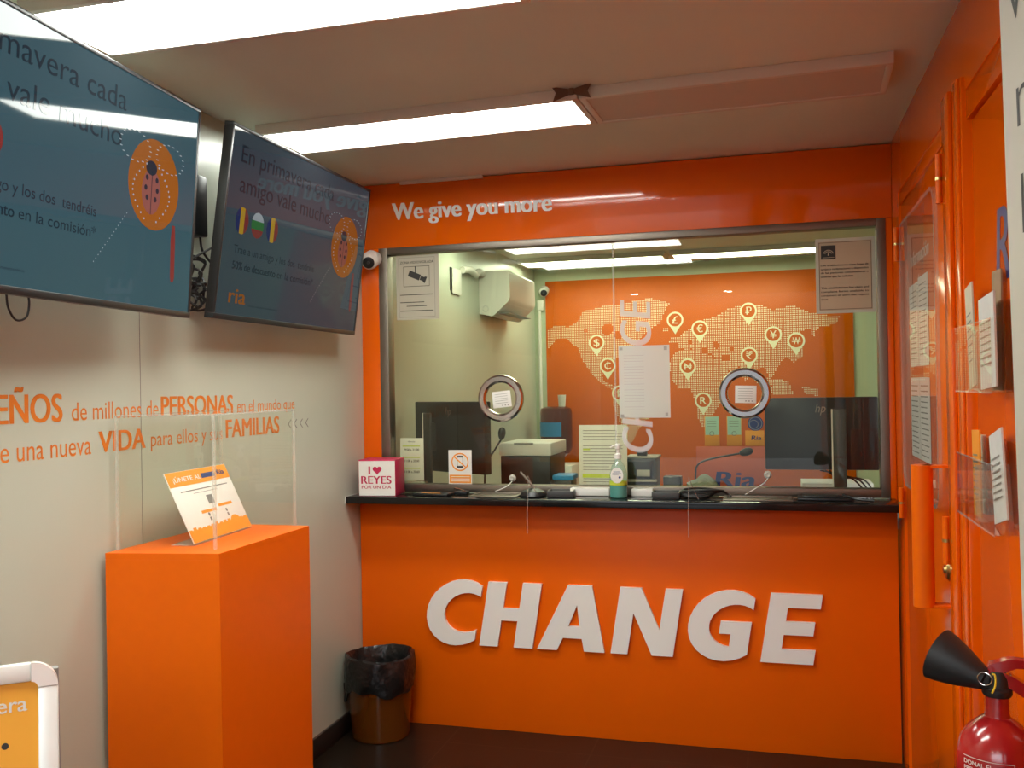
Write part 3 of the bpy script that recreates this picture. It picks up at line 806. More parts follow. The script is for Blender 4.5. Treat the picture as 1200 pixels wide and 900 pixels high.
# printer
t = thing('printer', 'black printer with white lid behind the glass', 'printer', (0.655, 0.74, 0.95))
MB().box((0.525, 0.56, 0.951), (0.785, 0.90, 1.182), .006).build('printer_body', M['black'], t)
MB().box((0.520, 0.55, 1.182), (0.792, 0.91, 1.247), .008).build('printer_lid', M['white'], t)
MB().box((0.60, 0.548, 1.238), (0.70, 0.556, 1.2475), .001).build('lid_grip', M['grey'], t)
MB().box((0.545, 0.53, 1.00), (0.765, 0.56, 1.02), .003).build('paper_tray', M['dark_grey'], t)
t = thing('storage_tub', 'small dark tub with blue lid on the desk beside the printer', 'tub', (.86, .56, .95))
MB().box((0.815, 0.50, 0.951), (0.905, 0.62, 1.066), .006).build('tub_body', M['dark_grey'], t)
MB().box((0.808, 0.494, 1.066), (0.912, 0.626, 1.092), .006).build('tub_lid', M['blue_label'], t)

# gooseneck microphones
def mic(pts, label, tipdir):
    t = thing('microphone', label, 'microphone', (pts[0][0], pts[0][1], .95), 'gooseneck microphones')
    MB().lathe([(.05, 0), (.05, .015), (.03, .03), (.012, .04), (.0, .04)], (pts[0][0], pts[0][1], .951)).build('mic_base', M['black'], t)
    MB().tube([(pts[0][0], pts[0][1], .98)] + pts, .0045, 8, 6).build('gooseneck', M['black'], t)
    a = Vector(pts[-1]); d = Vector(tipdir).normalized()
    MB().lathe([(0, -.006), (.010, 0), (.016, .012), (.019, .03), (.016, .048), (.008, .058), (0, .060)], a, d).build('mic_head', M['dark_grey'], t)
    return t
mic([(0.490, 0.40, 1.10), (0.505, 0.40, 1.165), (0.545, 0.40, 1.225), (0.578, 0.40, 1.275)], 'slim gooseneck microphone near the left monitor', (.12, 0, 1))
mic([(1.512, 0.40, 1.10), (1.525, 0.40, 1.155), (1.585, 0.40, 1.182), (1.715, 0.40, 1.207)], 'bent gooseneck microphone in front of the blue Ria sign', (1, 0, .25))

# document holder
t = thing('document_holder', 'upright white price sheet in a holder behind the glass joint', 'document holder', (1.13, 0.17, .95))
Fd = frame((1.016, 0.140, 1.040), (1, 0.01, 0), (0, .05, 1))
MB(Fd).box((0, 0, -.004), (.218, .312, 0), .001).build('sheet', M['white_matte'], t)
MB().box((1.02, 0.146, .951), (1.205, 0.22, 1.035), .003).build('holder_foot', M['acrylic_edge'], t)
k_ = MB(Fd)
for i in range(19):
    zz = .285 - i * .0135
    if i in (4, 14): continue
    k_.rect(.018, zz, .018 + random.choice((.12, .15, .17, .18)), zz + .0028, .0006)
k_.build('printed_lines', M['grey_ink'], t)
y_ = MB(Fd); y_.rect(.015, .075, .165, .092, .0007); y_.rect(.018, .198, .05, .206, .0007); y_.build('highlighting', M['yellow_ink'], t)

# banknote counter
t = thing('note_counter', 'black banknote counter with pale bracket right of the gel bottle', 'note counter', (1.285, .30, .95))
MB().box((1.215, .23, .951), (1.35, .40, 1.195), .006).build('machine_body', M['dark_grey'], t)
MB().box((1.210, .215, 1.09), (1.355, .235, 1.102), .002).build('front_shelf', M['light_grey'], t)
MB().box((1.225, .222, 1.105), (1.335, .230, 1.185), .003).build('front_panel', M['black'], t)
MB().box((1.265, .217, 1.115), (1.325, .2225, 1.145), .002).build('display', M['light_grey'], t)
MB().box((1.212, .24, 1.195), (1.358, .38, 1.204), .002).build('top_plate', M['light_grey'], t)
MB().box((1.262, .27, 1.204), (1.305, .30, 1.235), .002).build('note_guide', M['dark_grey'], t)
tag(MB().box((1.385, .20, .951), (1.465, .27, 1.118), .006).build('card_reader', M['black']), 'black card reader standing right of the note counter', 'card reader')
pm = bmesh.new(); bmesh.ops.create_icosphere(pm, subdivisions=3, radius=1)
for v in pm.verts:
    q = v.co.copy(); k = 1 + .10 * math.sin(5 * q.x + 3 * q.y) + .08 * math.sin(9 * q.z + 4 * q.x)
    v.co = Vector((1.558 + .075 * q.x * k, .26 + .05 * q.y * k, 1.035 + .082 * q.z * k))
tag(MB().addbm(pm).build('cloth_pouch', M['pouch']), 'crumpled grey green pouch at the foot of the bent microphone', 'pouch')

# hand gel
t = thing('gel_bottle', 'clear pump bottle of teal hand gel on the counter', 'bottle', (1.224, -.045, ZT))
c = (1.224, -.045, ZT + .0005)
MB().lathe([(.0, 0), (.034, 0), (.037, .004), (.037, .050), (.0368, .053), (0, .053)], c).build('gel', M['green_liquid'], t)
MB().lathe([(.037, .0535), (.0372, .085), (.036, .105), (.028, .135), (.016, .152), (.013, .158), (.013, .166), (0, .166)], c).build('bottle_shell', M['clear_bottle'], t)
MB().lathe([(.0375, .055), (.0378, .066), (.0378, .072)], c).build('yellow_band', M['yellow_ink'], t)
lb = MB(front((1.224, -.045 - .0385, ZT)))
lb.disc(0, .098, .027, .0, 28, .033); lb.build('bottle_label', M['white'], t)
lb = MB(front((1.224, -.045 - .039, ZT))); lb.disc(.012, .090, .005, .0); lb.rect(-.015, .112, .013, .1145, 0); lb.rect(-.019, .106, .019, .1075, 0); lb.rect(-.019, .101, .008, .1025, 0); lb.rect(-.015, .078, .004, .0795, 0)
lb.build('label_marks', M['blue_ink'], t)
pu = MB().lathe([(.0155, .166), (.0155, .184), (.007, .188), (.006, .205), (.012, .208), (.013, .222), (.008, .230), (0, .230)], c)
pu.tube([(1.224, -.045, ZT + .220), (1.208, -.052, ZT + .221), (1.194, -.058, ZT + .213)], .004, 8)
pu.build('pump', M['white'], t)

# small things in front of the glass
def dish(cx, cy, a, label):
    t = thing('coin_dish', label, 'coin dish', (cx, cy, ZT), 'steel coin dishes')
    F = flat((cx, cy, ZT + .0003), a)
    d = MB(F); d.box((-.055, -.045, 0), (.055, .045, .004), .001)
    for s in (-1, 1):
        d.box((-.055, s * .045 - .003, .004), (.055, s * .045 + .003, .028), .001); d.box((s * .055 - .003, -.042, .004), (s * .055 + .003, .042, .028), .001)
    d.build('dish_body', M['dark_grey'], t)
    l = MB(F).box((-.050, -.038, .0045), (.050, .038, .016), .003).build('dish_lining', M['cream_print'], t)
    return t
dish(0.972, -0.03, .1, 'small coin dish with cream lining left of the price sheet')
dish(1.425, -0.03, .02, 'small coin dish with cream lining right of the gel bottle')
b_ = MB(); b_.box((1.003, 0.002, ZT), (1.175, .052, ZT + .033), .003)
tag(b_.build('card_tray', M['white']), 'low white tray at the foot of the glass, left of the gel bottle', 'tray', 'low white trays')
b_ = MB(); b_.box((1.272, 0.002, ZT), (1.362, .052, ZT + .033), .003)
tag(b_.build('card_tray', M['white']), 'low white tray at the foot of the glass, right of the gel bottle', 'tray', 'low white trays')
def cash_tray(x0, x1, label):
    t = thing('cash_tray', label, 'cash tray', ((x0 + x1) / 2, -.04, ZT), 'steel cash trays')
    d = MB(); y0, y1 = -.105, .050
    d.box((x0, y0, ZT), (x1, y0 + .014, ZT + .006), .002); d.box((x0, y1 - .014, ZT), (x1, y1, ZT + .006), .002)
    d.box((x0, y0 + .014, ZT), (x0 + .014, y1 - .014, ZT + .006), .002); d.box((x1 - .014, y0 + .014, ZT), (x1, y1 - .014, ZT + .006), .002)
    d.build('tray_rim', M['steel'], t)
    MB().box((x0 + .014, y0 + .014, ZT), (x1 - .014, y1 - .014, ZT + .0015)).build('tray_floor', M['steel'], t)
    return t
cash_tray(0.570, 0.785, 'steel cash tray let into the counter at left')
cash_tray(1.660, 1.935, 'steel cash tray let into the counter at right')
# card pad and phone at left
t = thing('signature_pad', 'flat black pad with an orange strip near the gift box', 'signature pad', (.39, -.06, ZT))
MB(flat((.39, -.055, ZT + .0003), -.08)).box((-.085, -.045, 0), (.085, .045, .012), .004).build('pad_body', M['black'], t)
MB(flat((.39, -.055, ZT + .0125), -.08)).rect(-.050, -.035, .045, -.012, .0004).build('pad_strip', M['orange_print'], t)
MB(flat((.39, -.055, ZT + .0125), -.08)).rect(-.050, .000, .06, .032, .0004).build('pad_screen', M['dark_grey'], t)
t = thing('pen_stand', 'black pen stand with a pen lying beside the signature pad', 'pen stand', (.50, -.01, ZT))
MB().box((.478, -.028, ZT + .0003), (.535, .022, ZT + .016), .004).build('stand_body', M['black'], t)
MB().tube([(.46, .03, ZT + .024), (.50, .0, ZT + .020), (.53, -.035, ZT + .018)], .004, 8).build('pen', M['chrome'], t)
def mouse_pen(cx, cy, label):
    t = thing('pen_rest', label, 'pen rest', (cx, cy, ZT), 'black corded pen rests')
    F = flat((cx, cy, ZT + .0003), 0)
    MB(F).lathe([(0, 0), (.056, 0), (.06, .006), (.05, .022), (.025, .034), (0, .038)]).build('rest_body', M['black'], t)
    MB(F).tube([(.01, .0, .030), (-.02, .0, .065), (-.05, .0, .098), (-.058, 0, .106)], .0055, 8).build('pen_holder', M['steel'], t)
    return t
mouse_pen(.850, -.045, 'black pen rest with angled pen right of the left cash tray')
cl = MB()
for k in range(5):
    pts = [(1.545 + (.060 + .006 * k) * math.cos(a) + .008 * k, -.035 + .035 * math.sin(a), ZT + .008 + .007 * k + .004 * math.sin(2 * a + k)) for a in [2 * PI * i / 12 for i in range(13)]]
    cl.tube(pts, .0045, 6, 4)
cl.tube([(1.60, -.03, ZT + .02), (1.64, .0, ZT + .03), (1.68, .02, ZT + .012), (1.69, -.03, ZT + .011)], .0045, 6)
tag(cl.build('coiled_cord', M['black_rubber']), 'coil of black cord on the counter below the right speaking ring', 'cord')
t = MB(); t.box((1.955, -.06, ZT), (2.17, .045, ZT + .010), .003); t.box((1.975, -.045, ZT + .010), (2.13, .035, ZT + .018), .003)
tag(t.build('card_pad', M['black']), 'flat black card pad on the counter below the right monitor', 'pad')
tag(MB().tube([(2.13, -.02, ZT + .022), (2.18, -.07, ZT + .010), (2.24, -.09, ZT + .006)], .005, 8).build('pen', M['black']), 'black pen lying right of the flat card pad', 'pen')
# hanging pen cords
for x, lb in ((.850, 'thin clear cord hanging over the counter edge below the left ring'), (1.526, 'thin clear cord hanging over the counter edge near the coiled cord')):
    c_ = MB().tube([(x + .004, -.150, ZT + .100), (x + .002, -.156, ZT + .02), (x, -.1585, ZT - .05), (x - .001, -.1585, .905)], .0016, 6)
    c_.tube([(x + .004, -.150, ZT + .100), (x + .018, -.12, ZT + .05), (x + .035, -.09, ZT + .004)], .0020, 6)
    tag(c_.build('hanging_chain', M['clear_cord']), lb, 'cord', 'thin clear cords')
# items on the desk at right
tag(MB().box((1.985, .44, .951), (2.29, .66, 1.069), .002).build('paper_stack', M['white_matte']), 'tall stack of white paper below the right monitor', 'paper')
cb = MB()
for k in range(3):
    cb.tube([(2.06 + .02 * k, .36, 1.135), (2.13, .37, 1.12 - .008 * k), (2.20 + .02 * k, .37, 1.095), (2.25 + .015 * k, .36, 1.03), (2.26, .36, .96)], .004, 6)
tag(cb.build('monitor_cables', M['black_rubber']), 'black cables curving down behind the right monitor', 'cables')

# ================================================================== ON THE GLASS (shop side y = 0.086)
YG = 0.0855
def speak_ring(cx, cz, label, rot):
    t = thing('speaking_ring', label, 'speaking ring', (cx, YG, cz - .11), 'round speaking rings in the glass')
    r = MB(); prof = [(.070, .002), (.072, .010), (.080, .016), (.098, .016), (.106, .010), (.108, .002)]
    n = 56; vs = []; fs = []
    o = Vector((cx, YG, cz)); k = len(prof)
    for i in range(n):
        a = 2 * PI * i / n
        for R_, h in prof: vs.append((cx + R_ * math.cos(a), YG - h, cz + R_ * math.sin(a)))
    for i in range(n):
        j = (i + 1) % n
        for q in range(k - 1): fs.append((i * k + q, j * k + q, j * k + q + 1, i * k + q + 1))
    r.add(vs, fs); r.build('ring', M['chrome'], t)
    c_, s_ = math.cos(rot), math.sin(rot)
    F = frame((cx + .002, YG - .003, cz - .004), (c_, 0, s_), (-s_, 0, c_))
    nt_ = MB(F).box((-.042, -.038, -.0015), (.046, .036, 0), .0006).build('note', M['white_matte'], t)
    l = MB(F)
    for i in range(5): l.rect(-.030, .022 - i * .010, .030, .0235 - i * .010, .0004)
    for i in range(3): l.rect(.0 + .013 * i, -.031, .006 + .013 * i, -.027, .0004)
    l.build('note_text', M['grey_ink'], nt_)
    return t
speak_ring(.672, 1.479, 'chrome speaking ring on the left pane in front of the monitor', .10)
speak_ring(1.750, 1.485, 'chrome speaking ring on the right pane over the map', -.03)
for x, z, xt, lb in ((.720, 1.116, .655, 'small white suction knob with cord right of the no-phone sticker'), (1.838, 1.140, 1.745, 'small white suction knob with cord left of the right monitor')):
    t = thing('suction_knob', lb, 'knob', (x, YG, z - .02), 'white suction knobs')
    MB(front((x, YG, z))).lathe([(.016, .0003), (.016, .004), (.010, .008), (.009, .015), (.004, .013), (0, .013)]).build('knob_body', M['light_grey'], t)
    MB().tube([(x, YG - .012, z - .014), (x - .02, .050, z - .035), (xt, .022, ZT + .012)], .0025, 6).build('cord', M['white'], t)

def sheet(name, x0, z0, x1, z1, label, cat, matname='white_matte', y=YG, th=.0012, group=None):
    t = thing(name, label, cat, ((x0 + x1) / 2, y, z0), group)
    MB(front((x0, y, z0))).box((0, 0, .0002), (x1 - x0, z1 - z0, .0002 + th)).build('sheet', M[matname], t)
    return t, front((x0, y - th - .0006, z0)), x1 - x0, z1 - z0
M['notice_grey'] = mat('aged notice paper', (0.46, 0.43, 0.33), 0.5, var=0.03)
M['notice_film'] = mat('laminate margin', (0.55, 0.55, 0.45), 0.3)
# CCTV notice
t, F, W, H = sheet('notice', .170, 1.852, .382, 2.155, 'grey camera surveillance notice in the top left glass corner', 'notice', 'notice_grey')
k_ = MB(F); k_.text('ZONA VIDEOVIGILADA', .020, H - .040, .011, W - .045, 0, bold=.02)
k_.outline(.036, .155, W - .046, .250, .0022)
Fq = F @ Matrix.Translation((.10, .203, 0)) @ Matrix.Rotation(-.40, 4, 'Z')
c_ = MB(Fq); c_.rect(-.040, -.014, .020, .014); c_.rect(.022, -.010, .040, .010); c_.poly([(.040, -.013), (.052, -.016), (.052, .016), (.040, .013)])
k_.rect(.094, .215, .099, .250); k_.v += c_.v; nn = len(k_.v) - len(c_.v); k_.f += [tuple(i + nn for i in q) for q in c_.f]
for zz, wd in ((.115, .165), (.080, .120), (.062, .10), (.040, .165)): k_.rect(.018 if zz != .062 else .05, zz, (.018 if zz != .062 else .05) + wd, zz + .0035)
k_.build('notice_print', M['ink'], t)
o_ = MB(F).outline(.012, .012, W - .02, H - .012, .0016).build('notice_border', M['grey_ink'], t)
# claims notice
M['notice_cream'] = mat('cream notice paper', (0.50, 0.40, 0.27), 0.5, var=0.02)
t, F, W, H = sheet('notice', 2.046, 1.810, 2.280, 2.120, 'framed consumer claims notice in the top right glass corner', 'notice', 'notice_film')
MB(F).rect(.012, .012, W - .014, H - .012, .0002).build('notice_paper', M['notice_cream'], t)
k_ = MB(F); k_.outline(.014, .016, W - .016, H - .016, .0016, .0008)
for i, (ln, wd) in enumerate((('Este establecimiento tiene hojas de', 1), ('quejas y reclamaciones a disposición', 1), ('de las personas consumidoras o', 1), ('usuarias que las soliciten', .68))):
    k_.text(ln, .020, .196 - i * .0155, .0078, (W - .048) * wd, .0008, bold=0.015)
for i, (ln, wd) in enumerate((('This establishment has claim and', 1), ('complaint forms available to', 1), ('consumers or users that request', 1), ('them', .14))):
    k_.text(ln, .020, .102 - i * .0155, .0078, (W - .048) * wd, .0008, bold=0.015)
k_.rect(.022, .225, .080, .282, .0008); k_.build('notice_print', M['ink'], t)
e_ = MB(F)
for r_, a_ in ((.022, .95), (.016, .9)):
    pts = [(.051 + r_ * math.cos(q), .242 + r_ * math.sin(q)) for q in [PI * (.5 + a_ * .42) - PI * a_ * .84 * i / 14 for i in range(15)]]
    ins = [(.051 + (r_ - .0025) * math.cos(q), .242 + (r_ - .0025) * math.sin(q)) for q in [PI * (.5 + a_ * .42) - PI * a_ * .84 * i / 14 for i in range(15)]]
    for i in range(14): e_.add([(*pts[i], .0014), (*ins[i], .0014), (*ins[i + 1], .0014), (*pts[i + 1], .0014)], [(0, 1, 2, 3)])
e_.poly([(.048, .240), (.054, .240), (.051, .256)], .0014); e_.rect(.028, .231, .074, .233, .0014)
e_.build('notice_emblem', M['notice_cream'], t)
# translucent sheet
t, F, W, H = sheet('taped_sheet', 1.214, 1.384, 1.436, 1.700, 'thin translucent sheet taped to the glass beside the joint', 'paper', 'sheet_film', th=.0008)
q_ = MB(F)
for i in range(20): q_.rect(.022, .035 + i * .0125, .11, .0365 + i * .0125, 0)
q_.build('faint_print', M['vinyl'], t)
g_ = MB(F); g_.rect(.005, .005, .020, .016, .0003); g_.rect(W - .022, .008, W - .010, .022, .0003); g_.rect(.004, H - .018, .018, H - .006, .0003); g_.rect(W - .024, H - .022, W - .010, H - .006, .0003)
g_.build('tape', M['grey'], t)
# no-phone sticker
t, F, W, H = sheet('sticker', .414, 1.087, .526, 1.243, 'white sticker with crossed-out phone and orange strip on the glass', 'sticker', 'white_matte')
o_ = MB(F); o_.rect(.004, .004, W - .004, .042, .0004); o_.ring(W / 2, .101, .036, .042, .0010); 
Fs = F @ Matrix.Translation((W / 2, .101, 0)) @ Matrix.Rotation(-.72, 4, 'Z')
s_ = MB(Fs).rect(-.037, -.0028, .037, .0028, .0014); o_.v += s_.v; nn = len(o_.v) - 4; o_.f += [tuple(i + nn for i in q) for q in s_.f]
o_.build('orange_marks', M['orange_print'], t)
k_ = MB(F); k_.prism(rr(W / 2 - .015, .074, W / 2 + .015, .130, .004), 0, .0005); k_.build('phone_symbol', M['ink'], t)
k_ = MB(F); k_.rect(W / 2 - .012, .083, W / 2 + .012, .122, .0008)
for zz in (.032, .022, .012): k_.rect(.010, zz, W - .010, zz + .0028, .0008)
k_.build('white_marks', M['white_matte'], t)
# vertical CHANGE vinyl on the inner side of the glass, reading upwards
Fv = frame((1.357, .0845 + .0008, 1.232), (0, 0, 1), (-1, 0, 0))
tag(MB(Fv).text('CHANGE', 0, 0, .132, .672, .0004, bold=0.028, shear=.15).build('vinyl_lettering', M['vinyl']), 'faint translucent CHANGE lettering running upwards on the glass', 'lettering')

# ================================================================== STAFF ROOM
# air conditioner on the left wall
t = thing('air_conditioner', 'white air conditioner high on the staff room wall', 'air conditioner', (0.1, 2.3, 2.0))
prof = [(0.001, 2.302), (0.195, 2.300), (0.210, 2.285), (0.212, 2.120), (0.200, 2.095), (0.105, 2.010), (0.085, 2.002), (0.001, 2.020)]
Fa = frame((0, 1.91, 0), (1, 0, 0), (0, 0, 1))       # local z = -Y
MB(Fa).prism(prof, -.68, 0).build('unit_body', M['white'], t)
MB().box((0.120, 1.96, 2.020), (0.190, 2.54, 2.026)).build('louvre', M['grey'], t)
l = frame((.196, 1.95, 2.090), (0, 1, 0), (-.09, 0, -.08))
MB(l).box((0, .01, -.001), (.60, .09, .003), .001).build('air_flap', M['white'], t)
MB(Fa).ring(.045, 2.052, .018, .0195, .0006, 20).build('end_mark', M['grey'], t)
MB().tube([(0.03, 1.905, 2.28), (.035, 1.80, 2.285), (.03, 1.76, 2.262), (.035, 1.62, 2.275), (.025, 1.50, 2.262)], .022, 12).build('pipe_sleeve', M['white'], t)
t = thing('access_hatch', 'square white hatch cover standing slightly open on the staff room wall', 'hatch', (0, 1.39, 2.11))
MB().box((0.001, 1.33, 2.12), (0.004, 1.48, 2.262)).build('opening', M['black'], t)
Fh = frame((0.008, 1.345, 2.105), (.04, 1, 0), (.0, .04, 1)); MB(Fh).box((0, 0, 0), (.15, .155, .004), .001).build('cover', M['white'], t)

# mural
mu = thing('map_mural', 'orange wall mural of a dotted world map with currency pins', 'mural', (1.28, YB - .01, 0.0))
MB().box((0.095, YB - .014, 0.001), (2.45, YB - .001, 2.385), .001).build('mural_board', M['orange_mural'], mu)
LAND = [
 [(0.1, 1.99), (0.172, 2.029), (0.277, 2.011), (0.362, 2.049), (0.399, 2.13), (0.51, 2.153), (0.579, 2.171), (0.675, 2.167), (0.672, 2.018), (0.67, 1.862), (0.826, 1.857), (0.757, 1.798), (0.667, 1.747), (0.598, 1.68), (0.548, 1.613), (0.575, 1.558), (0.65, 1.53), (0.703, 1.475), (0.662, 1.469), (0.554, 1.545), (0.459, 1.636), (0.391, 1.74), (0.358, 1.837), (0.262, 1.915), (0.184, 1.911), (0.112, 1.844)],
 [(0.627, 2.162), (0.798, 2.196), (0.947, 2.216), (1.099, 2.17), (1.051, 2.105), (1.023, 2.019), (0.942, 1.975), (0.826, 1.857), (0.67, 1.862)],
 [(0.636, 1.51), (0.819, 1.507), (1.052, 1.402), (1.017, 1.336), (0.916, 1.27), (0.861, 1.223), (0.792, 1.102), (0.757, 1.048), (0.718, 1.17), (0.633, 1.374)],
 [(1.084, 1.702), (1.125, 1.782), (1.224, 1.812), (1.354, 1.782), (1.482, 1.693), (1.564, 1.592), (1.511, 1.495), (1.477, 1.396), (1.397, 1.265), (1.337, 1.18), (1.299, 1.266), (1.282, 1.399), (1.238, 1.499), (1.153, 1.501), (1.095, 1.569)],
 [(1.174, 1.92), (1.247, 1.964), (1.326, 2.021), (1.457, 2.056), (1.535, 2.106), (1.625, 2.128), (1.777, 2.135), (1.87, 2.086), (2.026, 2.118), (2.118, 2.063), (2.209, 2.04), (2.36, 2.015), (2.317, 1.96), (2.195, 1.938), (2.163, 1.862), (2.14, 1.94), (2.084, 1.916), (2.053, 1.872), (2.095, 1.806), (2.081, 1.723), (2.018, 1.68), (1.969, 1.726), (1.925, 1.682), (1.848, 1.554), (1.799, 1.652), (1.736, 1.621), (1.658, 1.538), (1.616, 1.657), (1.564, 1.612), (1.482, 1.68), (1.419, 1.76), (1.335, 1.776), (1.244, 1.811), (1.159, 1.814), (1.146, 1.868)],
 [(1.847, 1.482), (1.904, 1.566), (1.985, 1.532), (2.014, 1.434), (1.858, 1.437)],
 [(1.049, 1.984), (1.082, 1.983), (1.082, 1.943), (1.035, 1.945)], [(1.101, 1.902), (1.154, 1.901), (1.153, 1.854), (1.087, 1.856)],
 [(2.064, 1.498), (2.187, 1.483), (2.186, 1.425), (2.106, 1.439)], [(1.704, 1.589), (1.954, 1.545), (1.922, 1.507), (1.728, 1.537)],
]
SEAS = [(1.36, 1.79, .03), (1.45, 1.83, .025), (1.52, 1.73, .03), (1.56, 1.80, .018), (.60, 1.98, .045), (.68, 1.93, .03), (1.25, 1.86, .018), (.42, 1.98, .02), (.50, 1.90, .014), (2.0, 1.64, .02)]
def inside(x, y, pl):
    c = False; j = len(pl) - 1
    for i in range(len(pl)):
        if (pl[i][1] > y) != (pl[j][1] > y) and x < (pl[j][0] - pl[i][0]) * (y - pl[i][1]) / (pl[j][1] - pl[i][1]) + pl[i][0]: c = not c
        j = i
    return c
dots = MB(front((0, YB - .0145, 0))); st = .0150
for i in range(int(2.28 / st)):
    for j in range(int(1.2 / st)):
        x = .10 + i * st; z = 1.04 + j * st
        if any(inside(x, z, q) for q in LAND) and not any((x - a) ** 2 + (z - b) ** 2 < r * r for a, b, r in SEAS):
            dots.disc(x, z, .0050, .0004, 8)
dots.build('dotted_map', M['cream_print'], mu, label='cream dots forming the continents')
for ch, x, z in (('$', .510, 1.878), ('£', 1.135, 2.036), ('€', 1.324, 1.962), ('₽', 1.693, 2.085), ('¥', 1.873, 1.898), ('₩', 2.040, 1.845), ('₹', 1.693, 1.745), ('₦', 1.227, 1.670), ('₵', .596, 1.690), ('R', 1.340, 1.402), ('₱', .690, 1.468)):
    b_ = MB(front((x, YB - .0155, z)))
    b_.ring(0, 0, .050, .064, .0004, 36); b_.poly([(-.040, -.048), (0, -.112), (.040, -.048), (.02, -.06), (-.02, -.06)], .0003)
    ob = b_.build('currency_pin', M['cream_print'], mu)
    MB(front((x, YB - .0155, z))).disc(0, 0, .050, .0006, 32).build('pin_face', M['orange_mural'], ob)
    sy = MB(front((x, YB - .0155, z)))
    if ch in '₩₦₵':
        sy.text({'₩': 'W', '₦': 'N', '₵': 'C'}[ch], -.026, -.026, .052, .052, .0012, bold=.012)
        if ch == '₵': sy.rect(-.0025, -.036, .0025, .036, .0016)
        else: sy.rect(-.032, .004, .032, .009, .0016); sy.rect(-.032, -.008, .032, -.003, .0016)
    else: sy.text(ch, -.024, -.028, .056, .048, .0012, bold=.012)
    sy.build('pin_symbol', M['cream_print'], ob)
# prints low on the back wall
YM = YB - .016
t = thing('wall_panel', 'red orange panel with blue Ria lettering low on the back wall', 'wall panel', (1.55, YM, .70))
MB(front((0, YM, 0))).box((1.28, .70, .0005), (1.80, 1.045, .004), .001).build('panel_board', M['salmon'], t)
MB(front((0, YM, 0))).text('Ria', 1.415, .735, .115, .31, .0046, bold=0.030, shear=.1).build('lettering', M['blue_ink'], t, label='navy Ria lettering')
for x, lb in ((1.346, 'pale teal leaflet card on the back wall, left of the pair'), (1.514, 'pale teal leaflet card on the back wall, right of the pair')):
    t = thing('leaflet_card', lb, 'leaflet', (x + .056, YM, 1.05), 'teal leaflet cards')
    F = front((x, YM, 1.050))
    MB(F).box((0, 0, .0005), (.114, .232, .004), .001).build('card_base', M['amber'], t)
    MB(F).rect(.006, .085, .108, .226, .0046).build('card_picture', M['teal_card'], t)
    k_ = MB(F); k_.ring(.056, .095, .014, .018, .0052)
    for i in range(3): k_.rect(.020, .150 + .02 * i, .09, .153 + .02 * i, .0052)
    k_.build('card_print', M['grey_ink'], t)
t = thing('leaflet_card', 'amber Ria card with a navy globe on the back wall', 'leaflet', (1.72, YM, 1.05))
F = front((1.652, YM, 1.050))
MB(F).box((0, 0, .0005), (.140, .118, .004), .001).build('card_base', M['amber'], t)
MB(F).text('Ria', .045, .045, .034, .075, .0046, bold=0.020, shear=.1).build('lettering', M['blue_ink'], t)
g_ = MB(F); g_.lathe([(.0, .0005), (.058, .0005), (.058, .004), (0, .004)], (.078, .172, 0)); g_.build('globe', M['blue_ink'], t)
g_ = MB(F); g_.ring(.078, .172, .046, .050, .0046); g_.ring(.066, .166, .030, .033, .0048, 30); g_.build('globe_lines', M['vinyl'], t)
# water cooler in the far corner
t = thing('water_cooler', 'water cooler with a smoky bottle and blue label in the far left corner', 'water cooler', (.23, 3.13, 0))
MB().box((.08, 2.98, .001), (.38, 3.30, .93), .012).build('cooler_body', M['white'], t)
MB().lathe([(.06, 0), (.06, .05), (.11, .09), (.125, .13), (.125, .40), (.118, .43), (.09, .445), (0, .445)], (.23, 3.13, .93)).build('bottle', M['bottle_tint'], t)
n = 20; vs = []; fs = []
for i in range(n + 1):
    a_ = -PI * .95 + PI * .62 * i / n
    for zz in (1.145, 1.255): vs.append((.23 + .127 * math.cos(a_), 3.13 + .127 * math.sin(a_), zz))
for i in range(n): fs.append((2 * i, 2 * i + 2, 2 * i + 3, 2 * i + 1))
MB().add(vs, fs).build('bottle_label', M['blue_label'], t, label='blue bottle label')
MB().cyl((.23, 2.98, .80), (.23, 2.94, .80), .012).build('tap', M['grey'], t)
cp = MB().lathe([(.026, 0), (.032, .09), (.029, .09), (.024, .004), (0, .004)], (.285, 3.10, 1.376))
tag(cp.build('paper_cup', M['white_matte']), 'white paper cup upright on top of the cooler bottle', 'cup')

# ================================================================== RIGHT WALL FITTINGS
XD = XR + .0095
t = thing('notice_holder', 'clear round-cornered notice holder on the door beside the counter', 'notice holder', (XD, -.55, 1.10))
F = rightw((XD, -.16, 1.13))
MB(F).prism(rr(0, 0, .80, .99, .07), .008, .011).build('holder_face', M['acrylic'], t)
n_out = rr(0, 0, .80, .99, .07); n_in = rr(.012, .012, .788, .978, .060)
ed = MB(F); k = len(n_out)
ed.add([(x, y, .0005) for x, y in n_out] + [(x, y, .0125) for x, y in n_out] + [(x, y, .0125) for x, y in n_in] + [(x, y, .0005) for x, y in n_in],
       [(i, (i + 1) % k, k + (i + 1) % k, k + i) for i in range(k)] + [(k + i, k + (i + 1) % k, 2 * k + (i + 1) % k, 2 * k + i) for i in range(k)] + [(2 * k + i, 2 * k + (i + 1) % k, 3 * k + (i + 1) % k, 3 * k + i) for i in range(k)])
ed.build('holder_edge', M['acrylic_edge'], t)
h_ = MB(F); h_.text('Información', .21, .80, .05, .42, .0008, bold=.02, shear=.2); h_.prism([(.36, .72), (.375, .70), (.40, .755), (.41, .76), (.376, .685), (.35, .715)], .0004, .001)
h_.build('holder_heading', M['letter_face'], t)
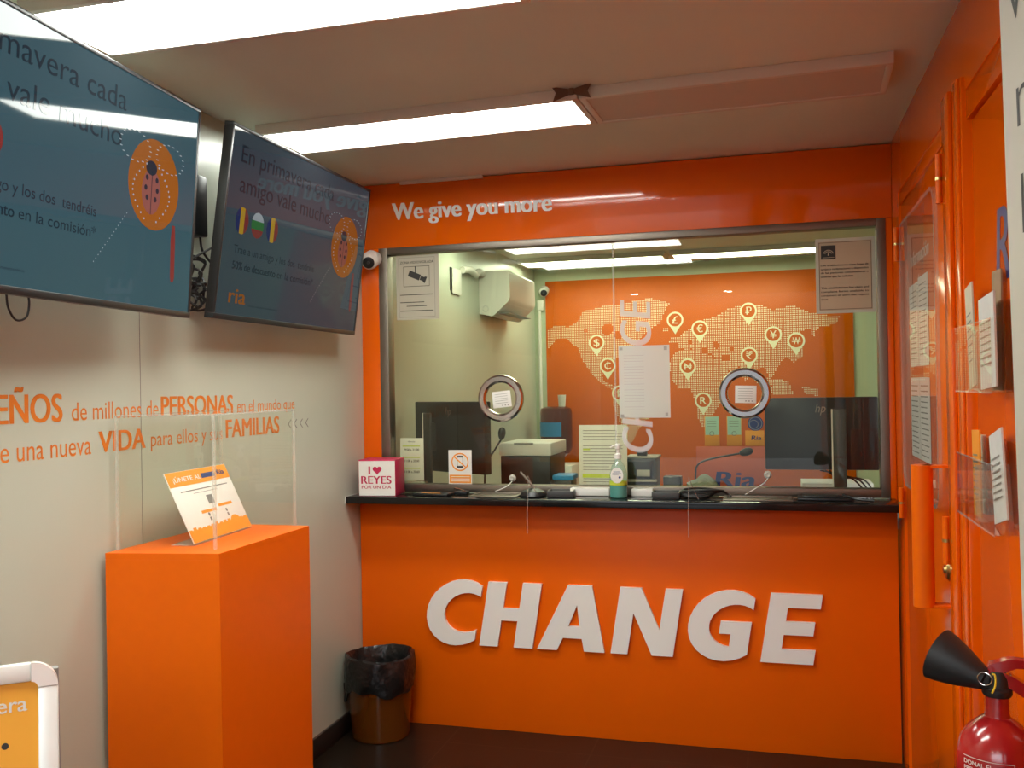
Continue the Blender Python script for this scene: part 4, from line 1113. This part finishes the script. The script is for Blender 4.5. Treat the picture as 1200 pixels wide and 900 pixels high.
for (ya, yb, za, zb, lb) in ((.18, .385, .445, .735, 'upper notice nearer the counter in the door holder'), (.395, .60, .445, .745, 'upper notice nearer the handle in the door holder'),
                             (.18, .385, .125, .405, 'lower notice nearer the counter in the door holder'), (.395, .60, .125, .405, 'lower notice nearer the handle in the door holder')):
    t = thing('notice', lb, 'notice', F @ Vector(((ya + yb) / 2, za, .001)), 'notices in the door holder')
    MB(F).box((ya, za, .0012), (yb, zb, .0024)).build('sheet', M['white_matte'], t)
    k_ = MB(F)
    for i in range(14): k_.rect(ya + .02, zb - .03 - i * .018, yb - .02 - .03 * random.random(), zb - .026 - i * .018, .003)
    k_.build('notice_print', M['grey_ink'], t)
XE = XR + .0115
def pocket(y0, z0, W, H, label):
    t = thing('brochure_pocket', label, 'brochure holder', (XE, y0 - W / 2, z0), 'clear brochure pockets on the door')
    F = rightw((XE, y0, z0)); q = .003; D = .055
    a = MB(F); a.box((0, 0, .0003), (W, H, q)); a.box((0, 0, D - q), (W, H * .78, D)); a.box((0, 0, q), (W, q, D - q)); a.box((0, q, q), (q, H * .78, D - q)); a.box((W - q, q, q), (W, H * .78, D - q))
    a.build('pocket_walls', M['acrylic'], t)
    e = MB(F); e.box((0, 0, D), (W, .004, D + .001)); e.box((0, H * .78 - .003, D), (W, H * .78, D + .001)); e.box((W / 2 - .002, .004, q), (W / 2 + .002, H * .7, D - q))
    e.build('pocket_edges', M['acrylic_edge'], t)
    return F
def leaflet(F, x, y, wd, ht, z, ang, mname, label, curl=0.0, stripe=None):
    Fl = F @ Matrix.Translation((x, y, z)) @ Matrix.Rotation(ang, 4, 'Z')
    vs = []; fs = []; n = 8
    for i in range(n + 1):
        q = i / n
        for xx in (0, wd):
            for zz in (0, .004): vs.append((xx, ht * q, zz + curl * q * q))
    for i in range(n):
        a = 4 * i; b = a + 4
        fs += [(a, a + 2, b + 2, b)[::-1], (a + 1, a + 3, b + 3, b + 1), (a, a + 1, b + 1, b)[::-1], (a + 2, a + 3, b + 3, b + 2)]
    fs += [(0, 2, 3, 1), (4 * n, 4 * n + 1, 4 * n + 3, 4 * n + 2)]
    t = thing('brochure', label, 'brochure', Fl @ Vector((wd / 2, 0, 0)), 'brochures in the door pockets')
    MB(Fl).add(vs, fs).build('folded_paper', M[mname], t)
    k_ = MB(Fl)
    for i in range(7): k_.rect(.012, ht * (.25 + .075 * i), wd * .8, ht * (.25 + .075 * i) + .004, .0052 + curl * (.25 + .075 * i + .02) ** 2)
    k_.build('printed_lines', M['grey_ink'], t)
    return t
F = pocket(-1.50, 1.495, .40, .20, 'upper clear brochure pocket on the right door')
leaflet(F, .060, .006, .080, .245, .030, .16, 'brochure', 'pale leaflet leaning left in the upper door pocket')
leaflet(F, .215, .006, .085, .262, .010, -.02, 'brochure_dark', 'dark-covered brochure standing at the back of the upper door pocket', .0)
leaflet(F, .228, .006, .150, .20, .038, .06, 'brochure_cool', 'wide pale brochure at the front of the upper door pocket')
F = pocket(-1.50, 1.200, .40, .19, 'lower clear brochure pocket on the right door')
leaflet(F, .030, .006, .10, .185, .012, .05, 'brochure', 'buff brochure at the counter end of the lower door pocket')
leaflet(F, .104, .006, .080, .20, .034, .05, 'orange_print', 'orange leaflet standing in the lower door pocket')
leaflet(F, .250, .006, .12, .195, .020, .22, 'brochure_cool', 'white folded sheets slanting out of the lower door pocket')

# ---- fire extinguisher on the right wall
ex, ey = 2.228, -2.245
t = thing('fire_extinguisher', 'red fire extinguisher with black horn on the right wall', 'fire extinguisher', (ex, ey, .42))
MB().lathe([(0, 0), (.060, 0), (.068, .010), (.068, .440), (.066, .462), (.059, .488), (.046, .508), (.030, .521), (.021, .527), (.019, .535), (.019, .562), (0, .562)], (ex, ey, .42)).build('cylinder_body', M['red'], t)
vb = MB().lathe([(.022, .562), (.024, .566), (.024, .574), (.020, .578), (.019, .592), (.014, .604), (0, .604)], (ex, ey, .42))
vb.box((ex - .028, ey - .012, .995), (ex + .012, ey + .012, 1.020), .004)
vb.build('valve', M['black_rubber'], t)
hv = MB()
hv.prism([(-.020, 1.012), (-.012, 1.036), (.020, 1.048), (.120, 1.044), (.128, 1.036), (.090, 1.034), (.030, 1.033), (.010, 1.024), (.030, 1.014), (.095, .965), (.108, .955), (.112, .962), (.060, 1.004), (.036, 1.018), (.10, 1.030)][:9] + [(.006, 1.010)], -.011, .011)
hv.m = frame((ex, ey, 0), (math.cos(math.radians(-8)), math.sin(math.radians(-8)), 0), (0, 0, 1))
hv.v = [hv.m @ v for v in hv.v]
hv.prism([(.004, 1.016), (.022, 1.020), (.060, .996), (.112, .958), (.106, .945), (.050, .978), (.016, 1.000)], -.011, .011)
hv.build('lever', M['red'], t)
d = (Vector((2.120, ey + .050, 1.046)) - Vector((2.206, ey - .008, 1.010))).normalized()
MB().lathe([(.0, 0), (.018, .0), (.021, .008), (.023, .012), (.035, .042), (.044, .070), (.047, .086), (.044, .087), (.030, .045), (0, .02)], (2.208, ey - .008, 1.009), d).build('horn', M['black_rubber'], t, label='black discharge horn')
MB().torus((2.204, ey - .026, 1.016), (.4, 1, .1), .011, .0012, 28, 8).build('pin_ring', M['chrome'], t)
MB().tube([(2.214, ey - .030, 1.026), (2.219, ey - .031, 1.024), (2.219, ey - .032, 1.008), (2.214, ey - .031, .994)], .0016, 8).build('seal_tie', M['yellow'], t)
# label on the body
def on_body(x, y, z=0, r=.0684):
    a = math.radians(-152) + x / r
    return Vector((ex + (r + z) * math.cos(a), ey + (r + z) * math.sin(a), .83 + y))
lb = MB(); tmp = MB()
for i, (ln, wd) in enumerate((('DONAL EL', .05), ('PREVENCIÓN, S.L.', .078), ('DE INCENDIOS', .070))):
    tmp.text(ln, .002, .046 - i * .011, .0070, wd, .0003, bold=.02)
for k in range(20):
    tmp.rect(.085 * k / 20, .058, .085 * (k + 1) / 20, .0592, .0003); tmp.rect(.085 * k / 20, -.03, .085 * (k + 1) / 20, -.0288, .0003)
tmp.rect(.0838, -.03, .085, .058, .0003)
for i in range(4):
    for k in range(16): tmp.rect(.002 + .07 * k / 16, .012 - i * .009, .002 + .07 * (k + .8) / 16, .015 - i * .009, .0003)
lb.v = [on_body(v.x, v.y, v.z) for v in tmp.v]; lb.f = tmp.f
lb.build('body_label', M['label_text'], t, label='white printed label block')
bk = MB().box((2.292, ey - .03, .72), (XR + .0118, ey + .03, .80), .002)
bk.build('wall_bracket', M['black'], t)

# ---- white display board at the right edge, close to the camera
A = Vector((2.2285, -2.50, 0)); B = Vector((2.312, -3.25, 0))
Ft = frame((A.x, A.y, 0.0), B - A, (-0.0157, 0.0, 1))
tt = thing('display_board', 'tall white display board with thin black letters at the right edge', 'display board', ((A.x + B.x) / 2, (A.y + B.y) / 2, 0))
MB(Ft).box((0, .002, -.02), (.757, 2.35, 0), .006).build('board', M['totem'], tt)
for ch, x, z in (('v', .042, 2.029), ('n', .059, 1.877), ('l', .064, 1.727)):
    MB(Ft).text(ch, x, z, .084, None, .0006, bold=-.008).build('thin_letter', M['ink'], tt)
